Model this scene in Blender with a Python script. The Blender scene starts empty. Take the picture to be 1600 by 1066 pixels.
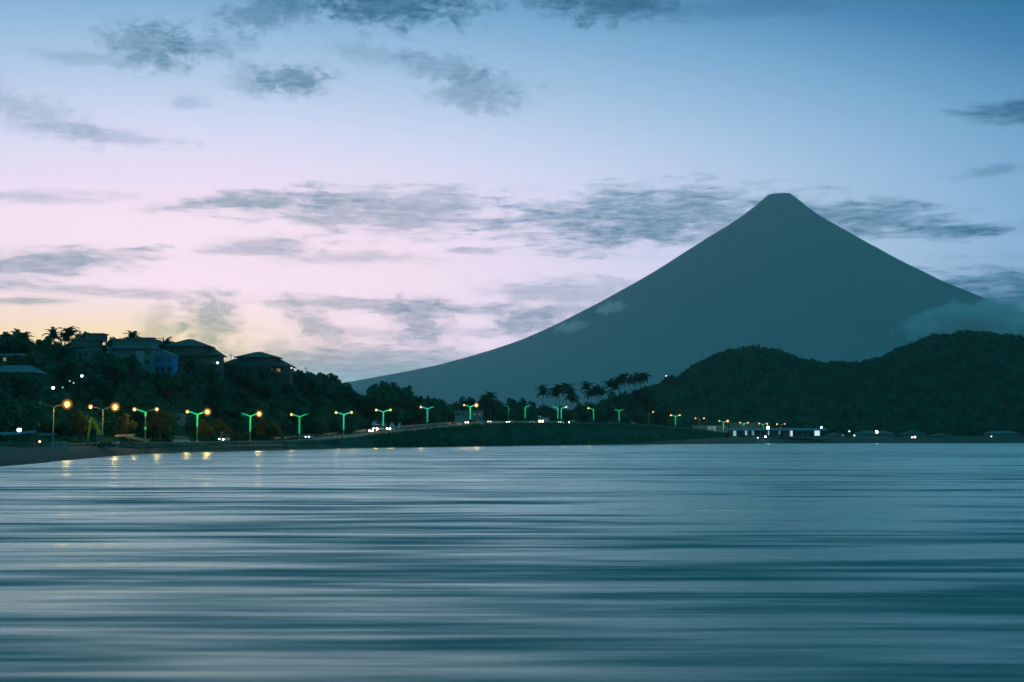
import bpy, math, random
import numpy as np
from mathutils import Vector, Matrix, noise as mnoise
R = math.radians
random.seed(7)
rng = np.random.default_rng(7)
scn = bpy.context.scene
col = scn.collection

# ------------------------------------------------------------------ camera
F = 2222.0; HOR = 684.0; CAMZ = 3.7          # focal length in pixels of the 1600 px photograph, horizon row, eye height
P = math.atan((HOR - 533.0) / F)
cd = bpy.data.cameras.new('camera'); cam = bpy.data.objects.new('camera', cd); col.objects.link(cam)
cd.sensor_width = 36.0; cd.lens = 36.0 * F / 1600.0; cd.clip_start = 0.5; cd.clip_end = 80000
cam.location = (0, 0, CAMZ); cam.rotation_euler = (R(90) + P, 0, 0)
scn.camera = cam

def ray(px, py):
    u = (px - 800.0) / F; v = (533.0 - py) / F
    return u, math.cos(P) - v * math.sin(P), math.sin(P) + v * math.cos(P)
def at(px, py, Y):
    x, y, z = ray(px, py)
    return Vector((x / y * Y, Y, CAMZ + z / y * Y))
def azel(px, py):
    x, y, z = ray(px, py)
    return math.degrees(math.atan2(x, y)), math.degrees(math.atan2(z, math.hypot(x, y)))
def qof(X, Y): return 800.0 + F * (X / Y) / math.cos(P)
def lerp(tab, x): return float(np.interp(x, [a[0] for a in tab], [a[1] for a in tab]))
def sstep(a, b, x):
    t = min(1.0, max(0.0, (x - a) / (b - a))); return t * t * (3 - 2 * t)
def s2l(r, g, b):
    f = lambda c: c / 255 / 12.92 if c / 255 <= .04045 else ((c / 255 + .055) / 1.055) ** 2.4
    return (f(r), f(g), f(b))

# ------------------------------------------------------------------ render, exposure
scn.render.engine = 'CYCLES'
scn.cycles.use_denoising = True
scn.cycles.max_bounces = 6; scn.cycles.volume_bounces = 3; scn.cycles.transparent_max_bounces = 8
scn.cycles.volume_max_steps = 256
scn.cycles.sample_clamp_indirect = 4.0
scn.view_settings.view_transform = 'Standard'; scn.view_settings.look = 'None'
scn.view_settings.exposure = 0.0; scn.view_settings.gamma = 1.0

# ------------------------------------------------------------------ world (dusk sky) and sun
HAZE_D = 4.2e-5
HAZE_TOP = 2620.0; HAZE_END = 20500.0
AIR = (0.05, 0.20, 0.29)                   # colour the lit air adds in front of the sky
SUN_AZ, SUN_EL = -16.0, 1.5
w = bpy.data.worlds.new('World'); scn.world = w; w.use_nodes = True
nt = w.node_tree; nt.nodes.clear(); N = nt.nodes; L = nt.links
def node(t, **kw):
    n = N.new(t)
    for k, v in kw.items(): setattr(n, k, v)
    return n
def sock(n, i, v):
    if isinstance(v, bpy.types.NodeSocket): L.new(v, n.inputs[i])
    elif v is not None: n.inputs[i].default_value = v
def math_(op, a, b=None, c=None, clamp=False):
    n = node('ShaderNodeMath', operation=op, use_clamp=clamp); sock(n, 0, a); sock(n, 1, b); sock(n, 2, c); return n.outputs[0]
def vmath(op, a, b=None, out=0):
    n = node('ShaderNodeVectorMath', operation=op); sock(n, 0, a); sock(n, 1, b)
    return n.outputs['Value'] if op in ('LENGTH', 'DOT_PRODUCT') else n.outputs[out]
def mrange(v, a, b, c=0.0, d=1.0, smooth=True):
    n = node('ShaderNodeMapRange', interpolation_type='SMOOTHSTEP' if smooth else 'LINEAR')
    for i, x in enumerate((v, a, b, c, d)): sock(n, i, x)
    return n.outputs[0]
def mixc(f, a, b, mode='MIX'):
    n = node('ShaderNodeMix', data_type='RGBA', blend_type=mode); sock(n, 0, f); sock(n, 6, a); sock(n, 7, b); return n.outputs[2]
def ramp(v, stops):
    n = node('ShaderNodeValToRGB'); L.new(v, n.inputs[0]); e = n.color_ramp.elements
    while len(e) < len(stops): e.new(0.5)
    for k, (p, c) in enumerate(stops): e[k].position = p; e[k].color = (*c, 1)
    return n.outputs[0]
def rgb(c): n = node('ShaderNodeRGB'); n.outputs[0].default_value = (*c, 1); return n.outputs[0]

tc = node('ShaderNodeTexCoord')
sx = node('ShaderNodeSeparateXYZ'); L.new(tc.outputs['Generated'], sx.inputs[0])
az = math_('MULTIPLY', math_('ARCTAN2', sx.outputs[0], sx.outputs[1]), 57.29578)
el = math_('MULTIPLY', math_('ARCSINE', sx.outputs[2]), 57.29578)
cmb = node('ShaderNodeCombineXYZ'); L.new(az, cmb.inputs[0]); L.new(el, cmb.inputs[1]); AE = cmb.outputs[0]
# glow centred on the afterglow, drawn out along the horizon
gaz, gel = azel(300, 430)
du = math_('DIVIDE', math_('SUBTRACT', az, gaz), 3.3)
dv = math_('SUBTRACT', el, gel)
below = math_('MULTIPLY', math_('MINIMUM', dv, 0.0), 0.35)
dist = math_('SQRT', math_('ADD', math_('MULTIPLY', du, du), math_('POWER', math_('ADD', math_('MAXIMUM', dv, 0.0), below), 2.0)))
PD = 38.8
stops = [(0, (242, 223, 240)), (100, (236, 219, 238)), (150, (226, 217, 240)), (230, (202, 211, 238)), (330, (160, 193, 224)),
         (420, (118, 168, 206)), (500, (72, 133, 178)), (580, (26, 100, 145)), (680, (24, 102, 140)), (1000, (38, 128, 154)), (1900, (60, 148, 162))]
grad = ramp(math_('DIVIDE', dist, 1900 / PD), [(p / 1900, s2l(*c)) for p, c in stops])
# warm cream low on the sunset side, cool grey low on the other
cream_el = mrange(el, 6.2, 3.2)
cream_az = mrange(math_('ABSOLUTE', math_('SUBTRACT', az, -19.0)), 15.0, 3.0)
grad = mixc(math_('MULTIPLY', math_('MULTIPLY', cream_el, cream_az), 0.95), grad, (*s2l(242, 222, 168), 1))
grey_f = math_('MULTIPLY', mrange(el, 3.9, 2.2), mrange(az, -13.0, -7.5))
grad = mixc(math_('MULTIPLY', grey_f, 0.95), grad, (*s2l(150, 194, 212), 1))

def noise_(scale, detail, rough, seedz, dist_=0.0):
    m = node('ShaderNodeMapping'); L.new(AE, m.inputs[0]); m.inputs['Scale'].default_value = scale; m.inputs['Location'].default_value = (seedz, seedz * 1.7, seedz)
    n = node('ShaderNodeTexNoise'); L.new(m.outputs[0], n.inputs['Vector']); n.inputs['Scale'].default_value = 1.0
    n.inputs['Detail'].default_value = detail; n.inputs['Roughness'].default_value = rough; n.inputs['Distortion'].default_value = dist_
    return n.outputs['Fac']
streak = noise_((0.6, 2.8, 1), 8, 0.66, 3.1, 0.25)
puff = noise_((1.35, 2.1, 1), 9, 0.66, 9.4, 0.35)
fine = noise_((1.3, 6.5, 1), 6, 0.7, 5.2, 0.5)
st_c = math_('MULTIPLY_ADD', streak, 2.6, -1.3)
pf_c = math_('MULTIPLY_ADD', puff, 2.6, -1.3)
clouds = [  # cx, cy, half width, half height, tilt (deg, + rises to the right), density, kind
 (612, 0, 135, 40, 0, .95, 'p'), (430, 18, 100, 24, 14, .60, 'p'), (235, 72, 75, 36, -8, .62, 'p'), (315, 75, 85, 20, 8, .42, 'p'), (130, 90, 80, 10, 0, .3, 's'),
 (460, 126, 56, 25, 3, .78, 'p'), (388, 124, 32, 24, 0, .34, 'p'), (298, 160, 30, 11, 0, .3, 'p'), (690, 104, 85, 20, -8, .42, 'p'), (750, 142, 80, 30, 0, .5, 'p'), (590, 88, 70, 16, -8, .28, 'p'),
 (955, 2, 115, 30, 0, .8, 'p'), (1130, 16, 170, 16, 0, .28, 's'), (1585, 176, 75, 16, -3, .75, 's'), (1552, 268, 55, 8, 3, .4, 's'),
 (40, 175, 100, 30, -14, .36, 'p'), (165, 210, 110, 12, -4, .38, 's'), (400, 316, 135, 15, 4, .72, 's'), (610, 330, 200, 36, 0, .62, 's'), (30, 306, 150, 11, 2, .36, 's'),
 (1010, 338, 230, 44, 2, .80, 's'), (950, 374, 130, 18, 8, .45, 's'), (1345, 338, 125, 28, -4, .78, 's'), (1498, 361, 85, 13, 0, .85, 's'),
 (60, 415, 165, 22, 8, .70, 's'), (400, 386, 110, 12, 3, .52, 's'), (540, 402, 130, 10, 0, .38, 's'), (738, 392, 50, 6, 0, .45, 's'),
 (170, 456, 170, 8, -1, .42, 's'), (30, 470, 70, 7, 2, .55, 's'), (330, 505, 46, 38, -25, .66, 'p'), (252, 512, 36, 34, -15, .46, 'p'), (492, 508, 56, 22, -34, .56, 'p'),
 (652, 500, 48, 32, -30, .66, 'p'), (590, 478, 190, 12, -2, .6, 's'), (818, 506, 56, 20, 8, .72, 'p'), (880, 456, 130, 22, 2, .5, 's'), (870, 486, 150, 10, -2, .42, 's'),
 (560, 570, 250, 34, 0, .62, 's'), (640, 522, 200, 10, 0, .32, 's'), (1560, 437, 140, 8, 0, .6, 's'), (1615, 490, 240, 58, 0, 1.0, 's'), (1620, 500, 230, 56, 0, .75, 'b')]
trans = None
for cx, cy, rx, ry, tilt, op, kind in clouds:
    a, e = azel(cx, cy)
    m = node('ShaderNodeMapping', vector_type='TEXTURE'); L.new(AE, m.inputs[0])
    m.inputs['Location'].default_value = (a, e, 0); m.inputs['Rotation'].default_value = (0, 0, R(tilt)); m.inputs['Scale'].default_value = (rx * 1.15 / PD, ry * 1.2 / PD, 1)
    ln = vmath('LENGTH', m.outputs[0])
    v = math_('SUBTRACT', {'s': st_c, 'p': pf_c, 'b': 0.1}[kind], ln)
    t = mrange(v, -1.2, -0.25, 1.0, 1.0 - op)
    trans = t if trans is None else math_('MULTIPLY', trans, t)
# thin scattered cloud over the rest of the dome
veil_n = noise_((0.10, 0.30, 1), 6, 0.6, 21.0, 0.4)
veil_m = math_('MAXIMUM', mrange(el, 17.0, 24.0), mrange(math_('ABSOLUTE', az), 20.0, 27.0))
veil = math_('MULTIPLY', mrange(veil_n, 0.5, 0.72, 0.0, 0.6), veil_m)
trans = math_('MULTIPLY', trans, math_('SUBTRACT', 1.0, veil))
opac = math_('SUBTRACT', 1.0, trans, clamp=True)
opac = math_('MULTIPLY', opac, mrange(fine, 0.28, 0.72, 0.66, 1.22), clamp=True)
shade = mixc(opac, (1, 1, 1, 1), (0.15, 0.37, 0.43, 1))
vis = mixc(1.0, grad, shade, 'MULTIPLY')
# light reaching the eye crosses the air: the sky itself is that much brighter
slen = []
for k in range(9):
    e_ = (0, 2, 4, 6, 7.5, 10, 14, 25, 90)[k]
    slen.append((e_, math.exp(-HAZE_D * min(HAZE_END / max(.05, math.cos(R(e_))), (HAZE_TOP - CAMZ) / max(1e-4, math.sin(R(e_)))))))
T = ramp(math_('DIVIDE', math_('MAXIMUM', el, 0.0), 90.0), [(e_ / 90, (t, t, t)) for e_, t in slen])
airs = mixc(1.0, rgb(AIR), mixc(1.0, (1, 1, 1, 1), T, 'SUBTRACT'), 'MULTIPLY')
sky_c = mixc(1.0, mixc(1.0, vis, airs, 'SUBTRACT'), T, 'DIVIDE')
sky_c = mixc(1.0, sky_c, (0.004, 0.02, 0.035, 1), 'LIGHTEN')
lower = mrange(el, -0.2, -2.0)
sky_c = mixc(lower, sky_c, (0.02, 0.07, 0.10, 1))
nish = node('ShaderNodeTexSky', sky_type='NISHITA', sun_disc=False); nish.sun_elevation = R(SUN_EL); nish.sun_rotation = R(SUN_AZ); nish.air_density = 1.2; nish.dust_density = 0.6
bg1 = node('ShaderNodeBackground'); L.new(nish.outputs[0], bg1.inputs[0]); bg1.inputs[1].default_value = 0.006
bg2 = node('ShaderNodeBackground'); L.new(sky_c, bg2.inputs[0]); bg2.inputs[1].default_value = 1.0
ad = node('ShaderNodeAddShader'); L.new(bg1.outputs[0], ad.inputs[0]); L.new(bg2.outputs[0], ad.inputs[1])
wo = node('ShaderNodeOutputWorld'); L.new(ad.outputs[0], wo.inputs[0])
w.cycles.sampling_method = 'MANUAL'; w.cycles.sample_map_resolution = 512

sd = bpy.data.lights.new('sun', 'SUN'); sun = bpy.data.objects.new('sun', sd); col.objects.link(sun)
sd.energy = 0.04; sd.angle = R(14); sd.color = (1.0, 0.82, 0.66)
sdir = Vector((math.sin(R(SUN_AZ)) * math.cos(R(SUN_EL)), math.cos(R(SUN_AZ)) * math.cos(R(SUN_EL)), math.sin(R(SUN_EL))))
sun.rotation_euler = sdir.to_track_quat('Z', 'Y').to_euler()

# ------------------------------------------------------------------ materials
MATS = {}
def mat(name, c, rough=0.7, var=0.25, scale=0.6, emit=None, estr=0.0, metal=0.0, spec=0.3, c2=None):
    if name in MATS: return MATS[name]
    m = bpy.data.materials.new(name); m.use_nodes = True; n = m.node_tree.nodes; l = m.node_tree.links
    b = n['Principled BSDF']; b.inputs['Roughness'].default_value = rough; b.inputs['Metallic'].default_value = metal
    b.inputs['Specular IOR Level'].default_value = spec
    if emit is None:
        g = n.new('ShaderNodeNewGeometry'); no = n.new('ShaderNodeTexNoise'); l.new(g.outputs['Position'], no.inputs['Vector'])
        no.inputs['Scale'].default_value = scale; no.inputs['Detail'].default_value = 5
        r = n.new('ShaderNodeValToRGB'); l.new(no.outputs['Fac'], r.inputs[0])
        d = c2 or tuple(x * (1 - var) for x in c); u = tuple(min(1, x * (1 + var)) for x in c)
        r.color_ramp.elements[0].position = 0.35; r.color_ramp.elements[1].position = 0.66
        r.color_ramp.elements[0].color = (*d, 1); r.color_ramp.elements[1].color = (*u, 1)
        l.new(r.outputs[0], b.inputs['Base Color'])
    else:
        b.inputs['Base Color'].default_value = (*c, 1)
        b.inputs['Emission Color'].default_value = (*emit, 1); b.inputs['Emission Strength'].default_value = estr
    MATS[name] = m; return m
def leafy(m):
    n = m.node_tree.nodes; l = m.node_tree.links; b = n['Principled BSDF']; t = n.new('ShaderNodeBsdfTranslucent'); mx = n.new('ShaderNodeMixShader'); mx.inputs[0].default_value = 0.4
    l.new(b.inputs['Base Color'].links[0].from_socket, t.inputs[0]); l.new(b.outputs[0], mx.inputs[1]); l.new(t.outputs[0], mx.inputs[2]); l.new(mx.outputs[0], n['Material Output'].inputs[0]); return m
LEAF = mat('leaf_dark', (0.005, 0.12, 0.075), 0.8, 0.35, 0.25, spec=0.15)
LEAF2 = mat('leaf_lamplit', (0.12, 0.13, 0.04), 0.75, 0.3, 0.5, spec=0.15)  # lamp-lit copy of the leaves, amber light mixed into their colour
PALM = mat('palm_leaf', (0.006, 0.11, 0.07), 0.7, 0.3, 0.3, spec=0.2)
BARK = mat('bark', (0.05, 0.06, 0.045), 0.9, 0.3, 2.0)
GRASS = mat('hill_soil', (0.005, 0.11, 0.07), 0.9, 0.4, 0.08, spec=0.1)
FOREST = mat('forest_leaf', (0.004, 0.12, 0.075), 0.85, 0.35, 0.06, spec=0.1)
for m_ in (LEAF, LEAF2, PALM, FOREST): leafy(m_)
CONC = mat('concrete', (0.20, 0.24, 0.22), 0.85, 0.3, 0.4)
DARKC = mat('old_concrete', (0.06, 0.11, 0.10), 0.9, 0.35, 0.3)
ASPH = mat('asphalt', (0.05, 0.05, 0.05), 0.85, 0.2, 1.0)
PAINT = mat('road_paint', (0.7, 0.7, 0.66), 0.6, 0.15, 2.0)
STEEL = mat('galvanised_steel', (0.30, 0.33, 0.33), 0.45, 0.15, 3.0, metal=0.6)
GLASS = mat('dark_glass', (0.02, 0.04, 0.05), 0.12, 0.2, 1.0, spec=0.6)
RUBBER = mat('rubber', (0.02, 0.02, 0.02), 0.9, 0.2, 4.0)
WARMWIN = mat('lit_window', (0.8, 0.5, 0.2), emit=(1.0, 0.46, 0.12), estr=0.35)
WHITEWIN = mat('lit_shopfront', (0.8, 0.85, 0.8), emit=(0.72, 0.95, 1.0), estr=0.75)
BULB = mat('sodium_bulb', (1, .8, .5), emit=(1.0, 0.76, 0.46), estr=2.4)
BULBB = mat('bright_sodium_bulb', (1, .8, .5), emit=(1.0, 0.72, 0.34), estr=5.0)
COOL = mat('white_bulb', (1, 1, 1), emit=(0.86, 0.95, 1.0), estr=12.0)
OFFB = mat('unlit_lens', (0.35, 0.4, 0.38), 0.3)
HEADL = mat('headlight_on', (1, 1, 1), emit=(1.0, 0.90, 0.78), estr=14.0)
HEADW = mat('headlight_warm', (1, 1, 1), emit=(1.0, 0.72, 0.42), estr=30.0)
TAILL = mat('tail_light_on', (.6, .05, .04), emit=(1.0, 0.08, 0.06), estr=2.2)
GREEN = mat('green_light_string', (.02, .3, .1), emit=(0.012, 0.62, 0.20), estr=1.1)
TEAL = mat('teal_light_string', (.02, .3, .2), emit=(0.015, 0.62, 0.36), estr=1.1)
DIMG = mat('dim_light_string', (.02, .2, .1), emit=(0.004, 0.34, 0.20), estr=0.45)
def halo_mat(name, c, strength, mixf):
    m = bpy.data.materials.new(name); m.use_nodes = True; n = m.node_tree.nodes; l = m.node_tree.links
    n.clear(); o = n.new('ShaderNodeOutputMaterial'); mx = n.new('ShaderNodeMixShader'); t = n.new('ShaderNodeBsdfTransparent'); e = n.new('ShaderNodeEmission')
    e.inputs[0].default_value = (*c, 1); e.inputs[1].default_value = strength; mx.inputs[0].default_value = mixf
    l.new(t.outputs[0], mx.inputs[1]); l.new(e.outputs[0], mx.inputs[2]); l.new(mx.outputs[0], o.inputs[0]); return m
SHELL = halo_mat('amber_halo', (1.0, 0.46, 0.06), 0.7, 0.6)  # see-through glowing shell: the halo round a lit bulb, built as a shape
SHELL2 = halo_mat('amber_outer_halo', (1.0, 0.40, 0.03), 0.35, 0.32)  # fainter outer shell that softens the edge of the halo

# ------------------------------------------------------------------ mesh helpers
class MB:
    def __init__(s): s.v = []; s.f = []
    def add(s, vs, fs):
        k = len(s.v); s.v += [tuple(x) for x in vs]; s.f += [tuple(i + k for i in f) for f in fs]
    def box(s, c, d, rz=0.0, taper=1.0):
        x, y, z = d[0] / 2, d[1] / 2, d[2] / 2; cs, sn = math.cos(rz), math.sin(rz); vs = []
        for sz in (-1, 1):
            t = taper if sz > 0 else 1.0
            for sx_, sy_ in ((-1, -1), (1, -1), (1, 1), (-1, 1)):
                a, b = sx_ * x * t, sy_ * y * t
                vs.append((c[0] + a * cs - b * sn, c[1] + a * sn + b * cs, c[2] + sz * z))
        s.add(vs, [(3, 2, 1, 0), (4, 5, 6, 7), (0, 1, 5, 4), (1, 2, 6, 5), (2, 3, 7, 6), (3, 0, 4, 7)])
    def tube(s, pts, rad, n=6, cap=True):
        pts = [Vector(p) for p in pts]; rings = []
        if not hasattr(rad, '__len__'): rad = [rad] * len(pts)
        for i, p in enumerate(pts):
            d = (pts[min(i + 1, len(pts) - 1)] - pts[max(i - 1, 0)]).normalized()
            a = d.orthogonal().normalized() if i == 0 else (a - d * a.dot(d)).normalized()
            b = d.cross(a)
            rings.append([p + (a * math.cos(2 * math.pi * k / n) + b * math.sin(2 * math.pi * k / n)) * rad[i] for k in range(n)])
        vs = [q for r_ in rings for q in r_]; fs = []
        for i in range(len(pts) - 1):
            for k in range(n): fs.append((i * n + k, i * n + (k + 1) % n, (i + 1) * n + (k + 1) % n, (i + 1) * n + k))
        if cap: fs += [tuple(range(n))[::-1], tuple((len(pts) - 1) * n + k for k in range(n))]
        s.add(vs, fs)
    def ball(s, c, r, nu=10, nv=6, sq=1.0):
        vs = [(c[0], c[1], c[2] - r * sq)]; fs = []
        for j in range(1, nv):
            t = math.pi * j / nv - math.pi / 2
            for i in range(nu): a = 2 * math.pi * i / nu; vs.append((c[0] + r * math.cos(t) * math.cos(a), c[1] + r * math.cos(t) * math.sin(a), c[2] + r * sq * math.sin(t)))
        vs.append((c[0], c[1], c[2] + r * sq)); top = len(vs) - 1
        for i in range(nu):
            fs.append((0, 1 + (i + 1) % nu, 1 + i)); fs.append((top, 1 + (nv - 2) * nu + i, 1 + (nv - 2) * nu + (i + 1) % nu))
            for j in range(nv - 2): a = 1 + j * nu; fs.append((a + i, a + (i + 1) % nu, a + nu + (i + 1) % nu, a + nu + i))
        s.add(vs, fs)
    def prism(s, prof, y0, y1):               # profile in x,z pushed along y
        n = len(prof); vs = [(x, y0, z) for x, z in prof] + [(x, y1, z) for x, z in prof]
        s.add(vs, [tuple(range(n)), tuple(range(2 * n - 1, n - 1, -1))] + [(i, i + n, (i + 1) % n + n, (i + 1) % n) for i in range(n)])
    def hip(s, c, wx, wy, z0, h, ridge=0.4, thick=0.22):
        a, b = wx / 2, wy / 2; r_ = max(0.02, a * ridge)
        vs = [(c[0] + i, c[1] + j, z0 + k) for k in (0, thick) for i, j in ((-a, -b), (a, -b), (a, b), (-a, b))] + [(c[0] - r_, c[1], z0 + h), (c[0] + r_, c[1], z0 + h)]
        s.add(vs, [(3, 2, 1, 0), (0, 1, 5, 4), (1, 2, 6, 5), (2, 3, 7, 6), (3, 0, 4, 7), (4, 5, 9, 8), (5, 6, 9), (6, 7, 8, 9), (7, 4, 8)])
    def mesh(s, name, m, smooth=False):
        me = bpy.data.meshes.new(name); me.from_pydata(s.v, [], s.f); me.materials.append(m); me.validate(); me.update()
        if smooth: me.polygons.foreach_set('use_smooth', [True] * len(me.polygons))
        return me
    def build(s, name, m, parent=None, smooth=False): return link(name, s.mesh(name, m, smooth), parent)
def link(name, me, parent=None, loc=None, rz=None, sc=None):
    o = bpy.data.objects.new(name, me); col.objects.link(o)
    if parent: o.parent = parent
    if loc is not None: o.location = loc
    if rz is not None: o.rotation_euler = (0, 0, rz)
    if sc is not None: o.scale = sc if hasattr(sc, '__len__') else (sc,) * 3
    return o
def tag(o, label=None, cat=None, group=None, kind=None):
    if label: o['label'] = label
    if cat: o['category'] = cat
    if group: o['group'] = group
    if kind: o['kind'] = kind
    return o
def thing(name, loc, rz=0.0, label=None, cat=None, group=None, sc=None):
    return tag(link(name, None, None, loc, rz, sc), label, cat, group)
def np_mesh(name, v, f, m, smooth=False):
    me = bpy.data.meshes.new(name); v = np.asarray(v, dtype=np.float32); f = np.asarray(f, dtype=np.int32); k = f.shape[1]
    me.vertices.add(len(v)); me.vertices.foreach_set('co', v.ravel()); me.loops.add(f.size); me.loops.foreach_set('vertex_index', f.ravel())
    me.polygons.add(len(f)); me.polygons.foreach_set('loop_start', np.arange(0, f.size, k, dtype=np.int32)); me.polygons.foreach_set('loop_total', np.full(len(f), k, dtype=np.int32))
    if smooth: me.polygons.foreach_set('use_smooth', np.ones(len(f), dtype=bool))
    me.materials.append(m); me.update(calc_edges=True); me.validate(); return me

# ------------------------------------------------------------------ the lie of the land
SHORE = [(-600, 90), (-200, 128), (0, 178), (100, 224), (230, 325), (400, 395), (600, 520), (800, 640), (1000, 770), (1200, 890), (1400, 955), (1600, 995), (1900, 1040), (2600, 1100)]
ROAD = [(-400, 190, 2.3), (-150, 238, 2.3), (0, 282, 2.3), (90, 312, 2.3), (159, 340, 2.4), (226, 370, 2.3), (307, 406, 2.4), (390, 450, 2.5), (467, 480, 2.6), (536, 520, 4.1), (598, 560, 5.8), (667, 600, 7.9), (734, 645, 9.9),
        (794, 690, 10.8), (873, 745, 11.1), (927, 785, 11.3), (967, 815, 11.2), (1013, 850, 10.4), (1055, 885, 9.0), (1093, 920, 7.5), (1130, 955, 6.0), (1163, 990, 5.0), (1192, 1020, 5.0), (1220, 1050, 5.1), (1300, 1110, 4.8), (1450, 1170, 4.6), (1700, 1230, 4.6), (2000, 1280, 4.6)]
ROADY = [(a, b) for a, b, c in ROAD]; ROADZ = [(a, c) for a, b, c in ROAD]
HL = [(-900, 20), (-400, 26), (0, 28.5), (100, 29.5), (200, 31), (300, 29.5), (400, 28.5), (470, 26), (505, 22), (535, 15), (565, 7), (600, 2), (640, 0)]
HLC = [(-900, 330), (-300, 400), (0, 470), (300, 530), (560, 640)]
HRS = [(900, 684), (960, 640), (985, 618), (1015, 605), (1045, 598), (1060, 591), (1090, 571), (1120, 557), (1150, 549), (1180, 546), (1220, 551), (1250, 563), (1280, 569), (1340, 570), (1380, 561), (1400, 550), (1430, 539), (1460, 527), (1500, 522), (1540, 522), (1580, 526), (1640, 536), (1720, 562), (1850, 605), (2100, 660), (2500, 680)]
HRC = 1560.0
def terrain(X, Y):
    if Y < 1: return -3.0
    q = qof(X, Y); s = lerp(SHORE, q); e = Y - s
    flat = 2.0 + 1.9 * sstep(1000, 1180, q)
    if e < 0: z = max(-3.0, 0.05 * e)
    else: z = flat * sstep(0, 45, e) ** 0.8
    if q < 660:
        cr = lerp(HLC, q); ft = max(lerp(ROADY, q) + 16, cr - 130)
        z += lerp(HL, q) * sstep(ft, cr, Y) ** 0.85 * (1 - 0.75 * sstep(cr + 60, cr + 300, Y))
    if q > 900:
        hz = max(0, CAMZ + (HOR - lerp(HRS, q)) / F * HRC * 1.0 - 9.0)
        ft = max(lerp(ROADY, q) + 30, 1080)
        z += hz * sstep(ft, HRC, Y) ** 0.9 * (1 - sstep(HRC + 40, HRC + 560, Y))
    if e > 60: z += 0.35 * mnoise.noise(Vector((X * .03, Y * .03, 0)))
    return z
def ground_hit(px, py, y0=120):
    x, y, z = ray(px, py); Y = y0
    while Y < 2400:
        if terrain(x / y * Y, Y) >= CAMZ + z / y * Y: return Y
        Y += 1.5
    return 2400
def gp(px, Y, dz=0.0):                        # ground point under pixel column px at depth Y
    X = (px - 800) / F * math.cos(P) * Y
    return Vector((X, Y, terrain(X, Y) + dz))

SAND = mat('dark_sand', (0.030, 0.060, 0.055), 0.75, 0.35, 0.12, spec=0.3)
def land_mat():
    m = bpy.data.materials.new('coast_ground'); m.use_nodes = True; n = m.node_tree.nodes; l = m.node_tree.links; b = n['Principled BSDF']; b.inputs['Roughness'].default_value = 0.85
    b.inputs['Specular IOR Level'].default_value = 0.15
    g = n.new('ShaderNodeNewGeometry'); s = n.new('ShaderNodeSeparateXYZ'); l.new(g.outputs['Position'], s.inputs[0])
    no = n.new('ShaderNodeTexNoise'); l.new(g.outputs['Position'], no.inputs['Vector']); no.inputs['Scale'].default_value = 0.12; no.inputs['Detail'].default_value = 6
    ad_ = n.new('ShaderNodeMath'); ad_.operation = 'MULTIPLY_ADD'; l.new(no.outputs['Fac'], ad_.inputs[0]); ad_.inputs[1].default_value = 2.0; l.new(s.outputs[2], ad_.inputs[2])
    r = n.new('ShaderNodeValToRGB'); mr = n.new('ShaderNodeMapRange'); l.new(ad_.outputs[0], mr.inputs[0]); mr.inputs[1].default_value = 0; mr.inputs[2].default_value = 6
    l.new(mr.outputs[0], r.inputs[0]); e = r.color_ramp.elements
    e[0].position = 0.2; e[0].color = (0.022, 0.045, 0.043, 1); e[1].position = 0.75; e[1].color = (0.006, 0.07, 0.055, 1)
    k = e.new(0.42); k.color = (0.04, 0.075, 0.068, 1)
    l.new(r.outputs[0], b.inputs['Base Color']); return m
gx = np.arange(-620, 1500, 7.0); gy = np.concatenate([np.arange(60, 1120, 6.0), np.arange(1120, 2360, 14.0)])
vv = [(x, y, terrain(x, y)) for y in gy for x in gx]
nx = len(gx); ii = np.arange(len(gy) - 1)[:, None] * nx + np.arange(nx - 1)[None, :]; ii = ii.ravel()
tag(link('coast_land', np_mesh('coast_land', vv, np.stack([ii, ii + 1, ii + nx + 1, ii + nx], 1), land_mat(), True)), 'dark coastal ground with a wooded hill at each end of the bay', kind='structure')
b = MB(); b.add([(-8600, 1900, 0.6), (11500, 1900, 0.6), (11500, 20200, 0.6), (-8600, 20200, 0.6)], [(0, 1, 2, 3)])
tag(b.build('plain', GRASS), 'flat dark plain between the coast and the volcano', kind='structure')

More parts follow.
